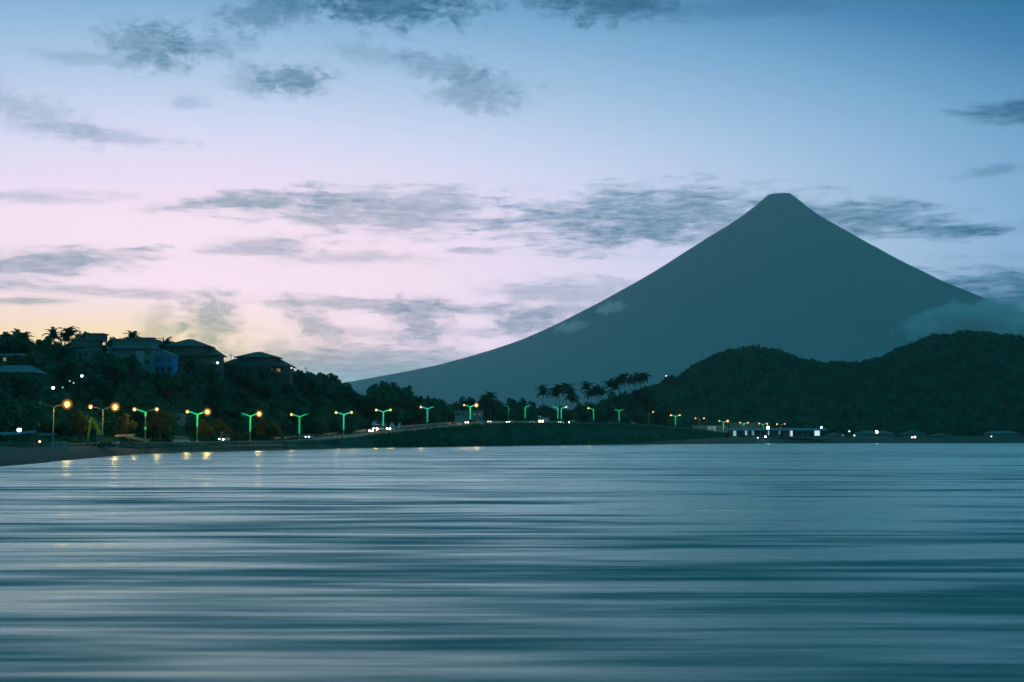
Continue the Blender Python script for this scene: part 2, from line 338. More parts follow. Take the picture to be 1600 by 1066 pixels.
# ------------------------------------------------------------------ water
def water_mat():
    m = bpy.data.materials.new('bay_water'); m.use_nodes = True; t = m.node_tree; n = t.nodes; l = t.links; b = n['Principled BSDF']
    g = n.new('ShaderNodeNewGeometry')
    def nz(sx_, sy_, seed, det, amp, rot=0.0):
        mp = n.new('ShaderNodeMapping'); l.new(g.outputs['Position'], mp.inputs[0]); mp.inputs['Scale'].default_value = (1 / sx_, 1 / sy_, 1); mp.inputs['Location'].default_value = (seed, seed * 2.3, 0); mp.inputs['Rotation'].default_value = (0, 0, R(rot))
        no = n.new('ShaderNodeTexNoise'); l.new(mp.outputs[0], no.inputs['Vector']); no.inputs['Scale'].default_value = 1; no.inputs['Detail'].default_value = det; no.inputs['Roughness'].default_value = 0.55
        a = n.new('ShaderNodeMath'); a.operation = 'MULTIPLY_ADD'; l.new(no.outputs['Fac'], a.inputs[0]); a.inputs[1].default_value = amp; a.inputs[2].default_value = -0.5 * amp; return a.outputs[0]
    def add(a, b_):
        x = n.new('ShaderNodeMath'); l.new(a, x.inputs[0]); l.new(b_, x.inputs[1]); return x.outputs[0]
    ty = add(add(add(nz(10, 1.7, 1.0, 3, 0.32, 0.5), nz(7, 0.7, 23.0, 2, 0.16, -0.3)), nz(24, 4.2, 4.0, 2, 0.46, -0.7)), add(nz(60, 14, 8.0, 2, 0.30, 1.0), nz(220, 60, 12.0, 2, 0.22)))
    sh_ = n.new('ShaderNodeMath'); l.new(ty, sh_.inputs[0]); sh_.inputs[1].default_value = -0.065; ty = sh_.outputs[0]   # waves run in to the near shore: their steep faces look this way
    tx = nz(20, 3.0, 17.0, 2, 0.05)
    c = n.new('ShaderNodeCombineXYZ'); l.new(tx, c.inputs[0]); l.new(ty, c.inputs[1]); c.inputs[2].default_value = 1
    vm = n.new('ShaderNodeVectorMath'); vm.operation = 'NORMALIZE'; l.new(c.outputs[0], vm.inputs[0])
    n.remove(b); df = n.new('ShaderNodeBsdfDiffuse'); gl = n.new('ShaderNodeBsdfGlossy'); fr = n.new('ShaderNodeFresnel'); mx = n.new('ShaderNodeMixShader')
    df.inputs[0].default_value = (0.001, 0.095, 0.07, 1); gl.inputs[0].default_value = (0.76, 0.96, 0.92, 1); gl.inputs['Roughness'].default_value = 0.25; fr.inputs[0].default_value = 1.333
    l.new(vm.outputs[0], gl.inputs['Normal']); l.new(vm.outputs[0], fr.inputs['Normal']); l.new(fr.outputs[0], mx.inputs[0]); l.new(df.outputs[0], mx.inputs[1]); l.new(gl.outputs[0], mx.inputs[2]); l.new(mx.outputs[0], n['Material Output'].inputs[0])
    return m
b = MB(); b.add([(-3500, -350, 0), (3500, -350, 0), (3500, 1700, 0), (-3500, 1700, 0)], [(0, 1, 2, 3)])
tag(b.build('bay_water', water_mat()), 'calm blue grey bay water with long silky streaks', kind='structure')

# ------------------------------------------------------------------ volcano
VY = 14000.0; VX = at(1222, 684, VY).x; MPX = VY / F
VL = [(0, 303), (10, 302), (16, 301), (42, 324), (72, 346), (122, 377), (172, 410), (222, 440), (272, 468), (322, 494), (372, 518), (422, 541), (472, 557), (522, 572), (572, 584), (622, 594), (677, 603), (760, 616), (900, 640), (1050, 665), (1180, 684)]
VR = [(0, 303), (12, 302), (18, 301), (38, 318), (58, 335), (108, 368), (158, 398), (208, 428), (258, 454), (308, 478), (358, 500), (420, 525), (500, 552), (600, 582), (700, 606), (900, 646), (1050, 668), (1180, 684)]
def vz(rp, th):
    s = 0.5 + 0.5 * math.cos(th)
    py = lerp(VL, rp) * (1 - s) + lerp(VR, rp) * s
    z = CAMZ + (HOR - py) * MPX
    env = sstep(14, 120, rp) * (1 - sstep(800, 1180, rp))
    gully = mnoise.noise(Vector((math.cos(th) * 9, math.sin(th) * 9, rp * .0035))) + 0.5 * mnoise.noise(Vector((math.cos(th) * 22, math.sin(th) * 22, rp * .008)))
    z += gully * 26 * env * (0.4 + 0.6 * abs(math.sin(th)))
    z += 9 * mnoise.noise(Vector((math.cos(th) * 40 * rp / 100, math.sin(th) * 40 * rp / 100, 2.0))) * sstep(6, 20, rp) * (1 - sstep(500, 1100, rp))
    return max(0.2, z)
rs = [0, 5, 10, 14, 18, 23, 29, 36, 44, 54, 66, 80, 95, 112, 130, 150, 172, 196, 222, 250, 280, 312, 346, 382, 420, 460, 502, 546, 592, 640, 700, 770, 850, 940, 1040, 1120, 1180]
NT = 220; vv = [(VX, VY, vz(0, 0))]
for rp in rs[1:]:
    for k in range(NT):
        th = 2 * math.pi * k / NT; vv.append((VX + rp * MPX * math.cos(th), VY + rp * MPX * math.sin(th) * 0.92, vz(rp, th)))
ff = [(0, 1 + k, 1 + (k + 1) % NT) for k in range(NT)]
for i in range(len(rs) - 2):
    for k in range(NT): a = 1 + i * NT; ff.append((a + k, a + NT + k, a + NT + (k + 1) % NT, a + (k + 1) % NT))
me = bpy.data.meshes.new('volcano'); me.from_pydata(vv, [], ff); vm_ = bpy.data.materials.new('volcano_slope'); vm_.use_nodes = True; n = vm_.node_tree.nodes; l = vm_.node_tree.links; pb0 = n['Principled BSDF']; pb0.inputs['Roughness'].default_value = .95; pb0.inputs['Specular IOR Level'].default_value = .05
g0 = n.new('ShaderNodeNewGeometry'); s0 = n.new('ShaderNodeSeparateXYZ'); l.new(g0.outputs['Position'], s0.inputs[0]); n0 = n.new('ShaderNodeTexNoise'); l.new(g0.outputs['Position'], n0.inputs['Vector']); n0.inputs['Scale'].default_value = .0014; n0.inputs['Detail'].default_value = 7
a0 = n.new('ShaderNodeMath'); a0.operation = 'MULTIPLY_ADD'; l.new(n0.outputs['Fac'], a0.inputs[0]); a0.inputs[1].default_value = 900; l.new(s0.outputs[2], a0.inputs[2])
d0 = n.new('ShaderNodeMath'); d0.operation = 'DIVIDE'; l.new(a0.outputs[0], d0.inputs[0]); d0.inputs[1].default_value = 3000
r0 = n.new('ShaderNodeValToRGB'); l.new(d0.outputs[0], r0.inputs[0]); e0 = r0.color_ramp.elements; e0[0].position = .2; e0[0].color = (.075, .19, .22, 1); e0[1].position = .85; e0[1].color = (.006, .06, .07, 1); k0 = e0.new(.5); k0.color = (.03, .12, .135, 1)  # dark rock above, vegetation below made paler to carry the low haze
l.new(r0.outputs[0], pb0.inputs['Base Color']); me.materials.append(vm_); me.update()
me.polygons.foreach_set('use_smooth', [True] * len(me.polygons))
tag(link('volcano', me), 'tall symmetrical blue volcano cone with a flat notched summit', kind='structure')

# ------------------------------------------------------------------ road, embankment, railings
def roadpt(q):
    Y = lerp(ROADY, q); return Vector(((q - 800) / F * math.cos(P) * Y, Y, lerp(ROADZ, q)))
rq = np.arange(-380, 1700, 8.0); RP = [roadpt(q) for q in rq]
sm = []                                       # smooth the line of the road
for i in range(len(RP)):
    a, c = max(0, i - 5), min(len(RP), i + 6); sm.append(sum((RP[k] for k in range(a, c)), Vector()) / (c - a))
RP = sm
def frame(i):
    d = RP[min(i + 1, len(RP) - 1)] - RP[max(i - 1, 0)]; d.z = 0; d.normalize(); return d, Vector((d.y, -d.x, 0))
def sweep(name, offs, m, i0=0, i1=None, parent=None):   # offs: function(i) -> list of (offset, z)
    v, f = [], []; i1 = len(RP) if i1 is None else i1
    for i in range(i0, i1):
        d, n = frame(i); o = offs(i); k = len(o)
        for a, z in o: p = RP[i] + n * a; v.append((p.x, p.y, z))
    for i in range(i1 - i0 - 1):
        for j in range(k - 1): f.append((i * k + j, i * k + j + 1, (i + 1) * k + j + 1, (i + 1) * k + j))
    me = bpy.data.meshes.new(name); me.from_pydata(v, [], f); me.materials.append(m); me.update(); return link(name, me, parent)
def emb(i):
    d, n = frame(i); z = RP[i].z - 0.03; h = max(0.6, z - 1.0); k = 1.15
    return [(-8 - h * k, z - h - .6), (-8, z), (8, z), (8.2, z - 0.3), (8 + h * k * .5, z - h * .45), (8 + h * k, z - h - .6)]
tag(sweep('embankment', emb, mat('bank_grass', (0.004, 0.075, 0.055), 0.9, 0.4, 0.12, spec=0.1)), 'dark grassy bank that carries the shore road over its rise', kind='structure')
tag(sweep('road', lambda i: [(-7.2, RP[i].z), (7.2, RP[i].z)], ASPH), 'grey asphalt shore road climbing over a long rise', kind='structure')
tag(sweep('median_kerb', lambda i: [(-0.8, RP[i].z), (-0.8, RP[i].z + .15), (0.8, RP[i].z + .15), (0.8, RP[i].z)], CONC), 'raised concrete kerb strip along the middle of the road', kind='structure')
for off in (-6.8, 6.8): tag(sweep('edge_line', lambda i: [(off - .08, RP[i].z + .006), (off + .08, RP[i].z + .006)], PAINT), 'white painted edge line along the shore road', kind='structure')
def qi(q): return int(round((q + 380) / 8))
def along(q):                                 # point and direction on the smoothed road
    t = (q + 380) / 8; i = int(t); f_ = t - i; d, n = frame(i); return RP[i].lerp(RP[i + 1], f_), d, n
def railing(q0, q1, off, label, step):
    root = thing('guardrail', along(q0)[0] * 1.0, 0, label, 'guardrail', 'roadside guardrails'); base = root.location.copy()
    pts = [];
    p0, p1 = along(q0)[0], along(q1)[0]
    qs = np.linspace(q0, q1, 240); P3 = [along(q)[0] + along(q)[2] * off for q in qs]
    for hz, r_ in ((0.95, 0.13), (0.5, 0.13)):
        mb = MB(); mb.tube([p - base + Vector((0, 0, hz)) for p in P3[::3]], r_, 5); mb.build('rail', mat('rail_steel', (0.42, 0.40, 0.34), 0.6, 0.2, 1.0), root)
    pm = MB(); pm.box((0, 0, .45), (.2, .2, 1.1)); pme = pm.mesh('post', mat('rail_steel', (0.42, 0.40, 0.34)))
    acc = step
    for a, c in zip(P3, P3[1:]):
        acc += (c - a).length
        if acc >= step: link('post', pme, root, c - base); acc = 0
railing(455, 860, 7.7, 'steel guardrail on the seaward edge of the climbing road', 3.4)
railing(455, 860, -7.7, 'steel guardrail on the landward edge of the climbing road', 5.0)
bw = thing('parapet_wall', along(865)[0], 0, 'long grey concrete parapet along the crest of the raised road', 'wall'); bb = bw.location.copy()
for q in range(866, 1092, 8):
    a, c = along(q)[0] + along(q)[2] * 8.3, along(q + 7.6)[0] + along(q + 7.6)[2] * 8.3; d = c - a
    mb = MB(); v = []
    for p in (a, c):
        n = along(q)[2]
        for o_, z in ((0, -3.4), (.35, -3.4), (.35, .85), (0, .85)): v.append(p + n * o_ + Vector((0, 0, z)) - bb)
    mb.add(v, [(0, 1, 2, 3), (7, 6, 5, 4), (0, 4, 5, 1), (1, 5, 6, 2), (2, 6, 7, 3), (3, 7, 4, 0)]); mb.build('panel', DARKC, bw)
# low sea wall by the beach road
sw = thing('sea_wall', gp(330, 385), 0, 'low rough sea wall of weathered blocks between the beach and the road', 'wall'); sb = sw.location.copy()
for q in np.arange(250, 560, 5.0):
    Y = lerp(SHORE, q) + 14; Y2 = lerp(SHORE, q + 4.7) + 14; a, c = gp(q, Y), gp(q + 4.7, Y2); d = c - a
    mb = MB(); mb.box(tuple((a + c) / 2 - sb + Vector((0, 0, .1))), (d.length, .6, 1.1 + random.uniform(-.1, .1)), math.atan2(d.y, d.x), .93); mb.build('block', mat('weathered_block', (.09, .14, .13)) if random.random() < .3 else DARKC, sw)

# ------------------------------------------------------------------ trees
def leafcloud(lobes, count, size, seed):
    g = np.random.default_rng(seed); v = []; ctr = []
    wts = np.array([l[3] ** 2 for l in lobes]); wts /= wts.sum()
    for k in g.choice(len(lobes), count, p=wts):
        x, y, z, r_ = lobes[k][:4]; d = g.normal(size=3); d /= np.linalg.norm(d); rr = r_ * (g.random() ** 0.33) * (1.0 if g.random() < .9 else 1.15)
        ctr.append((x + d[0] * rr, y + d[1] * rr, z + d[2] * rr * .8))
    ctr = np.array(ctr); n = len(ctr)
    a = g.normal(size=(n, 3)); a /= np.linalg.norm(a, axis=1)[:, None]; c = np.cross(a, g.normal(size=(n, 3))); c /= np.linalg.norm(c, axis=1)[:, None]
    s = size * (0.6 + 0.8 * g.random((n, 1)))
    v = np.stack([ctr - a * s, ctr + c * s * .6, ctr + a * s, ctr - c * s * .6], 1).reshape(-1, 3)
    return v, np.arange(4 * n).reshape(n, 4)
CROWN = []; TRUNK = []
for k in range(7):                            # unit tree: 10 m tall
    g = random.Random(40 + k); lobes = [(0, 0, 6.3, 2.6)]; tb = MB()
    wide = 0.8 + 0.12 * k
    tb.tube([(0, 0, -1.0), (0.1, 0, 1.5), (-.1, .1, 3.5), (0, 0, 6.5)], [.38, .30, .24, .08], 7)
    for j in range(9):
        a = j * 2.4 + g.uniform(-.4, .4); rr = g.uniform(1.6, 3.2) * wide; z = g.uniform(3.9, 8.3); lr = g.uniform(1.1, 1.9) * (1.15 if z < 7 else .85)
        if z > 7: rr *= .6
        p = (rr * math.cos(a), rr * math.sin(a), z); lobes.append((*p, lr)); tb.tube([(0, 0, z * .45), (p[0] * .5, p[1] * .5, z * .72), p], [.15, .1, .04], 5, False)
    lobes.append((g.uniform(-.8, .8), g.uniform(-.8, .8), 8.6, 1.25))
    v, f = leafcloud(lobes, 1500, 0.42, 90 + k)
    CROWN.append(v); TRUNK.append(tb.mesh('trunk', BARK, True)); CROWN[k] = (np_mesh('crown', v, f, LEAF), np_mesh('crown', v, f, LEAF2))
def tree(p, h, k, label, group, lamplit=False, wide=1.0, name='broadleaf_tree'):
    s = h / 9.6; r_ = thing(name, p, random.uniform(0, 6.28), label, 'tree', group, (s * wide, s * wide, s))
    link('trunk', TRUNK[k % 7], r_); link('crown', CROWN[k % 7][1 if lamplit else 0], r_); return r_
# palm: a curved trunk and a head of drooping fronds
fb = MB(); prof = [(0, 0), (.8, .55), (1.7, .75), (2.6, .45), (3.3, -.35), (3.7, -1.2)]
for i in range(len(prof) - 1):
    (x0, z0), (x1, z1) = prof[i], prof[i + 1]
    for j in range(3):
        t0 = j / 3; x = x0 + (x1 - x0) * t0; z = z0 + (z1 - z0) * t0; L_ = .95 * (1 - (x / 4.4) ** 2) + .15
        for s in (-1, 1): fb.add([(x, 0, z), (x + .30, 0, z), (x + .55, s * L_, z - .45 * L_), (x + .40, s * L_, z - .5 * L_)], [(0, 1, 2, 3)])
    fb.add([(x0, -.05, z0), (x1, -.05, z1), (x1, .05, z1), (x0, .05, z0)], [(0, 1, 2, 3)])
FROND = fb.mesh('frond', PALM)
def palm(p, h, lean, label, group, nf=22, fs=1.0):
    r_ = thing('palm_tree', p, 0, label, 'palm', group)
    tb = MB(); tb.tube([(0, 0, -.8), (lean * .15, 0, h * .3), (lean * .5, 0, h * .65), (lean, 0, h - 2.2)], [.27, .2, .17, .14], 7); tb.build('trunk', BARK, r_, True)
    for k in range(nf):
        o = link('frond', FROND, r_, (lean, 0, h - 2.25)); s = random.uniform(.75, 1.1) * fs
        o.rotation_euler = (random.uniform(-.2, .2), random.choice((-1.25, -.95, -.7, -.4, -.1, .3)) + random.uniform(-.15, .15), 2 * math.pi * k / nf + random.uniform(-.2, .2)); o.scale = (s, s, s)
    return r_

# houses first decide where trees must not stand in front of them: (px0, px1, bottom row in view, depth)
KEEP = []; HY = {}

# ------------------------------------------------------------------ houses
def wallmat(n, c): return mat('wall_' + n, c, 0.85, 0.12, 0.5)
def roofmat(n, c): return mat('roof_' + n, c, 0.7, 0.2, 0.8)
FRAME = mat('window_frame', (0.10, 0.15, 0.15), 0.6, 0.1, 2.0)
def window(root, x, y, z, wd, ht, lit=None, side=0):
    mb = MB(); t = .12
    for dx, dz, a, c in ((0, ht / 2, wd + 2 * t, t), (0, -ht / 2, wd + 2 * t, t), (-wd / 2 - t / 2 + .01, 0, t, ht - t), (wd / 2 + t / 2 - .01, 0, t, ht - t), (0, 0, t * .6, ht - t)): mb.box((dx, -.04, dz), (a, .14, c))
    o = mb.build('window', FRAME, root); o.location = (x, y, z); o.rotation_euler = (0, 0, side)
    pb = MB(); pb.box((0, .03, 0), (wd - .02, .04, ht - .02)); pb.build('pane', lit or GLASS, o); return o
def railing_part(root, x0, x1, y, z, m, h=.95):
    mb = MB(); mb.box(((x0 + x1) / 2, y, z + h), (x1 - x0, .08, .08)); mb.box(((x0 + x1) / 2, y, z + .12), (x1 - x0, .06, .06))
    for k in range(int((x1 - x0) / .45) + 1): mb.box((x0 + k * .45, y, z + h / 2), (.05, .05, h))
    mb.build('balcony_railing', m, root)
def place(px0, px1, pyb, Y):                  # base centre, metres per pixel, facing the bay
    c = (px0 + px1) / 2; p = at(c, pyb, Y); return p, Y / F
def tiered_house(px, peak, eave1, half1, low0, low1, eave2, base, Y, label, wm, rm, litwin=(), lamps=()):
    Y = ground_hit(px, base) + 3; s = Y / F; p = at(px, base, Y); p.z = CAMZ + (HOR - base) * s; H = lambda py: (base - py) * s
    r_ = thing('hilltop_house', p, 0, label, 'house', 'houses on the left hill')
    HY['t%d' % px] = Y
    w1 = half1 * 2 * s; mb = MB(); mb.box((0, 0, (H(eave1) - 5) / 2), (w1 - 2.2, 9, H(eave1) + 5)); mb.build('wall', wm, r_)
    mb = MB(); mb.hip((0, 0), w1, 11.4, H(eave1), H(peak) - H(eave1), .12); mb.build('roof', rm, r_)
    x0, x1 = (low0 - px) * s, (low1 - px) * s
    mb = MB(); mb.box(((x0 + x1) / 2, .3, (H(eave2) - 6) / 2), (x1 - x0 - 1.8, 9.9, H(eave2) + 6)); mb.build('lower_wall', wm, r_)
    mb = MB(); mb.hip(((x0 + x1) / 2, .3), x1 - x0, 13.2, H(eave2), (eave2 - eave1) * s * .95, .62); mb.build('lower_roof', rm, r_)
    n = 4
    for k in range(n): window(r_, -w1 * .32 + k * w1 * .64 / (n - 1), -4.55, H(eave1) - 1.5, 1.3, 1.2)
    m_ = int((x1 - x0) / 3.2)
    for k in range(m_):
        x = x0 + 2.2 + (x1 - x0 - 4.4) * k / max(1, m_ - 1); window(r_, x, -4.72, H(eave2) - 1.5, 1.5, 1.3, WARMWIN if k in litwin else None)
    railing_part(r_, x0 + 1.2, x1 - 1.2, -5.6, H(eave2) - 3.1, FRAME)
    mb = MB(); mb.box(((x0 + x1) / 2, -5.2, H(eave2) - 3.2), (x1 - x0 - 2, 1.2, .2)); mb.build('balcony', wm, r_)
    KEEP.append((low0 - 4, low1 + 4, base - 13, Y)); return r_
GREYW = wallmat('grey', (0.05, 0.12, 0.12)); PALEW = wallmat('pale', (0.13, 0.23, 0.27)); BLUEW = wallmat('blue', (0.012, 0.19, 0.42)); DARKW = wallmat('dark', (0.03, 0.09, 0.09)); TEALW = wallmat('teal', (0.025, 0.16, 0.20))
DROOF = roofmat('dark', (0.035, 0.075, 0.075)); BROOF = roofmat('blue', (0.04, 0.19, 0.26)); LROOF = roofmat('slate', (0.04, 0.15, 0.18))
tiered_house(296, 530, 543, 36, 268, 349, 557, 577, 525, 'dark hip roofed hilltop house in two tiers beside the blue house', DARKW, DROOF)
tiered_house(404, 550, 560, 35, 343, 459, 574, 584, 545, 'dark two tiered hilltop house with a warm lit window at its end', DARKW, DROOF, litwin=(6, 7))
def plain_house(name, px0, px1, top, base, Y, label, wm, rm, kind, storeys=2, lit=(), cols=4, group=None, depth=8.0, roofpx=8, over=.8, keep=True, drop=4.0, below=None, fit=False):
    if group == 'houses on the left hill': Y = min(Y, ground_hit((px0 + px1) / 2, base) + 3)
    s = Y / F; p = at((px0 + px1) / 2, base, Y); p.z = CAMZ + (HOR - base) * s; W = (px1 - px0) * s; Ht = (base - top) * s; rh = roofpx * s
    r_ = thing(name, p, 0, label, 'house' if 'house' in name else 'building', group)
    Hw = Ht - (rh if kind != 'flat' else .35)
    mb = MB(); mb.box((0, 0, (Hw - drop) / 2), (W - 2 * over, depth, Hw + drop)); mb.build('wall', wm, r_)
    mb = MB()
    if kind == 'hip': mb.hip((0, 0), W, depth + 2 * over, Hw, rh, .5)
    elif kind == 'flat': mb.box((0, 0, Hw + .18), (W, depth + 2 * over, .35))
    else: mb.prism([(-W / 2, Hw - .1), (W / 2, Hw - .1), (W / 2, Hw + .12), (0, Hw + rh), (-W / 2, Hw + .12)], -depth / 2 - over, depth / 2 + over)
    mb.build('roof', rm, r_)
    sh = Hw / storeys
    if sh > 1.2:
        for j in range(storeys):
            for k in range(cols):
                window(r_, (-.5 + (k + .5) / cols) * (W - 2 * over - .6), -depth / 2 - .02, j * sh + sh * .55, min(1.4, (W - 2 * over) / cols * .55), min(1.35, sh * .5), WARMWIN if (j * cols + k) in lit else None)
    if keep: KEEP.append((px0 - 2, px1 + 2, (below or base) - (2 if 'blue' in name else 15 if 'hill' in (group or '') else 1), Y)); HY[name] = Y
    return r_, p, s, W, Hw
# the blue house: a gabled block and a jettied side room
bh, p, s, W, Hw = plain_house('blue_house', 240, 276, 548, 586, 505, 'bright blue gabled house on the hillside with a jettied side room', BLUEW, BROOF, 'gable', 2, cols=3, group='houses on the left hill', depth=7, roofpx=9, over=.35)
mb = MB(); mb.box((-W / 2 - 1.75, -.3, Hw * .62), (4.3, 5.5, 2.5)); mb.build('side_room', BLUEW, bh)
mb = MB(); mb.box((-W / 2 - 1.75, -.3, Hw * .62 + 1.38), (4.8, 6.1, .2)); mb.build('side_roof', BROOF, bh)
window(bh, -W / 2 - 1.9, -3.08, Hw * .64, 1.7, 1.1)
for dx in (-3.4, -.5): mb = MB(); mb.box((-W / 2 + dx, -2.6, Hw * .2), (.3, .3, Hw * .42 + 3)); mb.build('stilt', BLUEW, bh)
railing_part(bh, -W / 2 + .2, W / 2 - .2, -4.2, Hw * .45, mat('blue_rail', (.03, .25, .5)), .8)
mb = MB(); mb.box((0, -3.9, Hw * .45 - .1), (W - .6, 1.0, .2)); mb.build('balcony', BLUEW, bh)
KEEP.append((220, 242, 580, HY['blue_house']))
fh, p, s, W, Hw = plain_house('flat_roofed_house', 178, 246, 531, 574, 528, 'pale blue grey three storey house with two flat roof slabs', TEALW, LROOF, 'flat', 3, cols=5, group='houses on the left hill', depth=9, over=.7)
mb = MB(); mb.box((-.6, -.9, Hw * .70), (W + .8, 10.6, .5)); mb.build('eaves_slab', BROOF, fh)
mb = MB(); mb.box((W * .18, -4.7, Hw * .3), (3.0, .4, Hw * .62)); mb.build('stair_tower', PALEW, fh)
mb = MB(); mb.box((W * .1, -.5, Hw + .85), (W * .75, 6, .06))
for k in range(9): mb.box((-W * .24 + k * W * .085, -3.4, Hw + .6), (.07, .07, .6))
mb.build('roof_railing', FRAME, fh)
gb, p, s, W, Hw = plain_house('grey_house', 246, 275, 535, 560, 545, 'plain grey block house with a roof rail behind the blue house', PALEW, LROOF, 'flat', 2, cols=3, group='houses on the left hill', depth=7, over=.3, lit=(5,), below=548)
railing_part(gb, -W / 2 + .2, W / 2 - .2, -3.6, Hw + .35, FRAME, .7)
mb = MB(); mb.tube([(-1.4, 0, Hw), (-1.4, 0, Hw + 2.1)], [.22, .16], 8); mb.ball((-1.4, 0, Hw + 2.2), .24); mb.build('water_pipe', DARKC, gb)
th_, p, s, W, Hw = plain_house('stepped_house', 113, 158, 529, 556, 505, 'grey stepped house with a shallow roof among palms at the hilltop', GREYW, LROOF, 'hip', 2, cols=4, group='houses on the left hill', depth=8, roofpx=3, over=.7)
mb = MB(); mb.box((W * .28, 1.5, Hw + .9), (6.2, 6, 2.6)); mb.build('upper_wall', GREYW, th_)
mb = MB(); mb.box((W * .28, 1.5, Hw + 2.3), (7.4, 7.2, .28)); mb.build('upper_roof', DROOF, th_)
window(th_, W * .2, -1.53, Hw + 1.1, 1.2, 1.0); window(th_, W * .36, -1.53, Hw + 1.1, 1.2, 1.0)
plain_house('low_roofed_house', -14, 65, 571, 600, 415, 'wide low house under a pale slate hip roof on the lower slope', GREYW, LROOF, 'hip', 1, cols=6, group='houses on the left hill', depth=9, roofpx=13, over=1.2)
plain_house('hillside_house', -4, 62, 553, 569, 455, 'small dim house with a warm lit window above the slate roofed house', GREYW, BROOF, 'hip', 1, lit=(1,), cols=7, group='houses on the left hill', depth=7, roofpx=4, over=.8)
plain_house('terrace_house', 122, 146, 547, 562, 470, 'small teal walled house half hidden below the stepped house', TEALW, BROOF, 'flat', 1, cols=2, group='houses on the left hill', depth=6, over=.5)
plain_house('roadside_house', 268, 290, 646, 659, 440, 'small pale house among trees behind the shore road lamps', PALEW, LROOF, 'gable', 1, cols=2, depth=6, roofpx=5, over=.5)
plain_house('white_house', 709, 757, 641, 668, 735, 'pale two storey house with porch behind the raised road', PALEW, LROOF, 'flat', 2, cols=5, depth=9, over=.6)
plain_house('blue_roofed_hut', 836, 849, 649, 659, 820, 'small pale blue shed beyond the crest of the road', mat('blue_shed', (0.16, 0.42, 0.55)), mat('pale_blue_roof', (0.2, 0.5, 0.62)), 'gable', 1, cols=1, depth=5, roofpx=4, over=.3)

# ------------------------------------------------------------------ waterfront buildings under the right hill
def pavilion():
    Y = 935.0; s = Y / F; x0, x1 = 1138, 1290; c = (x0 + x1) / 2; g = gp(c, Y); r_ = thing('market_hall', g, 0, 'long low waterfront hall with blue roof and glowing white bays', 'building')
    W = (x1 - x0) * s; zr = CAMZ + (HOR - 673) * s - g.z
    mb = MB(); mb.prism([(-6, zr), (6, zr), (6.0, zr + .3), (0, zr + 1.6), (-6, zr + .3)], -W / 2, W / 2); o = mb.build('roof', mat('hall_roof', (0.05, 0.19, 0.26), 0.7), r_); o.rotation_euler = (0, 0, R(90))
    mb = MB(); mb.box((0, 4.5, zr / 2), (W - 3, .3, zr)); mb.build('back_wall', DARKW, r_)
    mb = MB(); mb.box((0, 0, .1), (W - 1, 11, .3)); mb.build('floor_slab', CONC, r_)
    for k in range(17): mb = MB(); mb.box((-W / 2 + .8 + k * (W - 1.6) / 16, -5, zr / 2), (.35, .35, zr)); mb.build('post', PALEW, r_)
    for px, wpx, hh, lit in ((1146.5, 5, 3.4, 1), (1164, 3, 3.0, 1), (1175, 4, 3.0, 0), (1199, 2, 3.0, 1), (1216, 2, 2.4, 0), (1234, 4.2, 3.6, 2), (1274, 8.5, 3.2, 2)):
        mb = MB(); mb.box(((px - c) * s, -4.75, zr - hh / 2 - .1), (wpx * s, .25, hh)); mb.build('lit_bay', {0: mat('dim_bay', (.3, .5, .5), emit=(.2, .42, .42), estr=.35), 1: mat('bay', (.5, .7, .7), emit=(.35, .66, .68), estr=.55), 2: WHITEWIN}[lit], r_)
    for k in range(6): mb = MB(); mb.box((-W / 2 + 5 + k * 8.5, -4.6, zr * .3), (4.6, .2, zr * .5)); mb.build('panel', DARKW, r_)
pavilion()
pb_, p, s, W, Hw = plain_house('pale_market_building', 1082, 1137, 664, 678, 985, 'low pale walled market shed between two street lamps', PALEW, DROOF, 'flat', 1, cols=5, depth=10, over=.6, keep=False)
mb = MB(); mb.box((W * .02, -5.2, Hw * .5), (6.2, .2, Hw * .8)); mb.build('white_panel', mat('white_panel', (.55, .68, .74)), pb_)
plain_house('grey_market_building', 1140, 1186, 660, 672, 1075, 'grey boxy building behind the blue roofed hall', mat('brown_wall', (.16, .16, .15)), LROOF, 'flat', 1, cols=4, depth=10, over=.5, keep=False)
for a_, c_, t_, lb in ((1292, 1322, 676, 'long dark shed beside the blue roofed hall'), (1336, 1396, 673, 'dark low house beside the brightest white lamp'), (1408, 1446, 673, 'dark gabled boathouse with two warm lights at its foot'), (1450, 1490, 677, 'low dark shed east of the gabled boathouse'), (1538, 1590, 673, 'dark low house with a single warm lamp')):
    plain_house('waterfront_house', a_, c_, t_, 687, 1030 + random.uniform(-8, 25), lb, mat('shed_wall', (.03, .13, .13)), mat('shed_roof', (.04, .13, .14)), 'hip' if c_ - a_ > 45 else 'gable', 1, cols=4, depth=8, roofpx=5, over=.6, keep=False, group='dark sheds under the right hill')

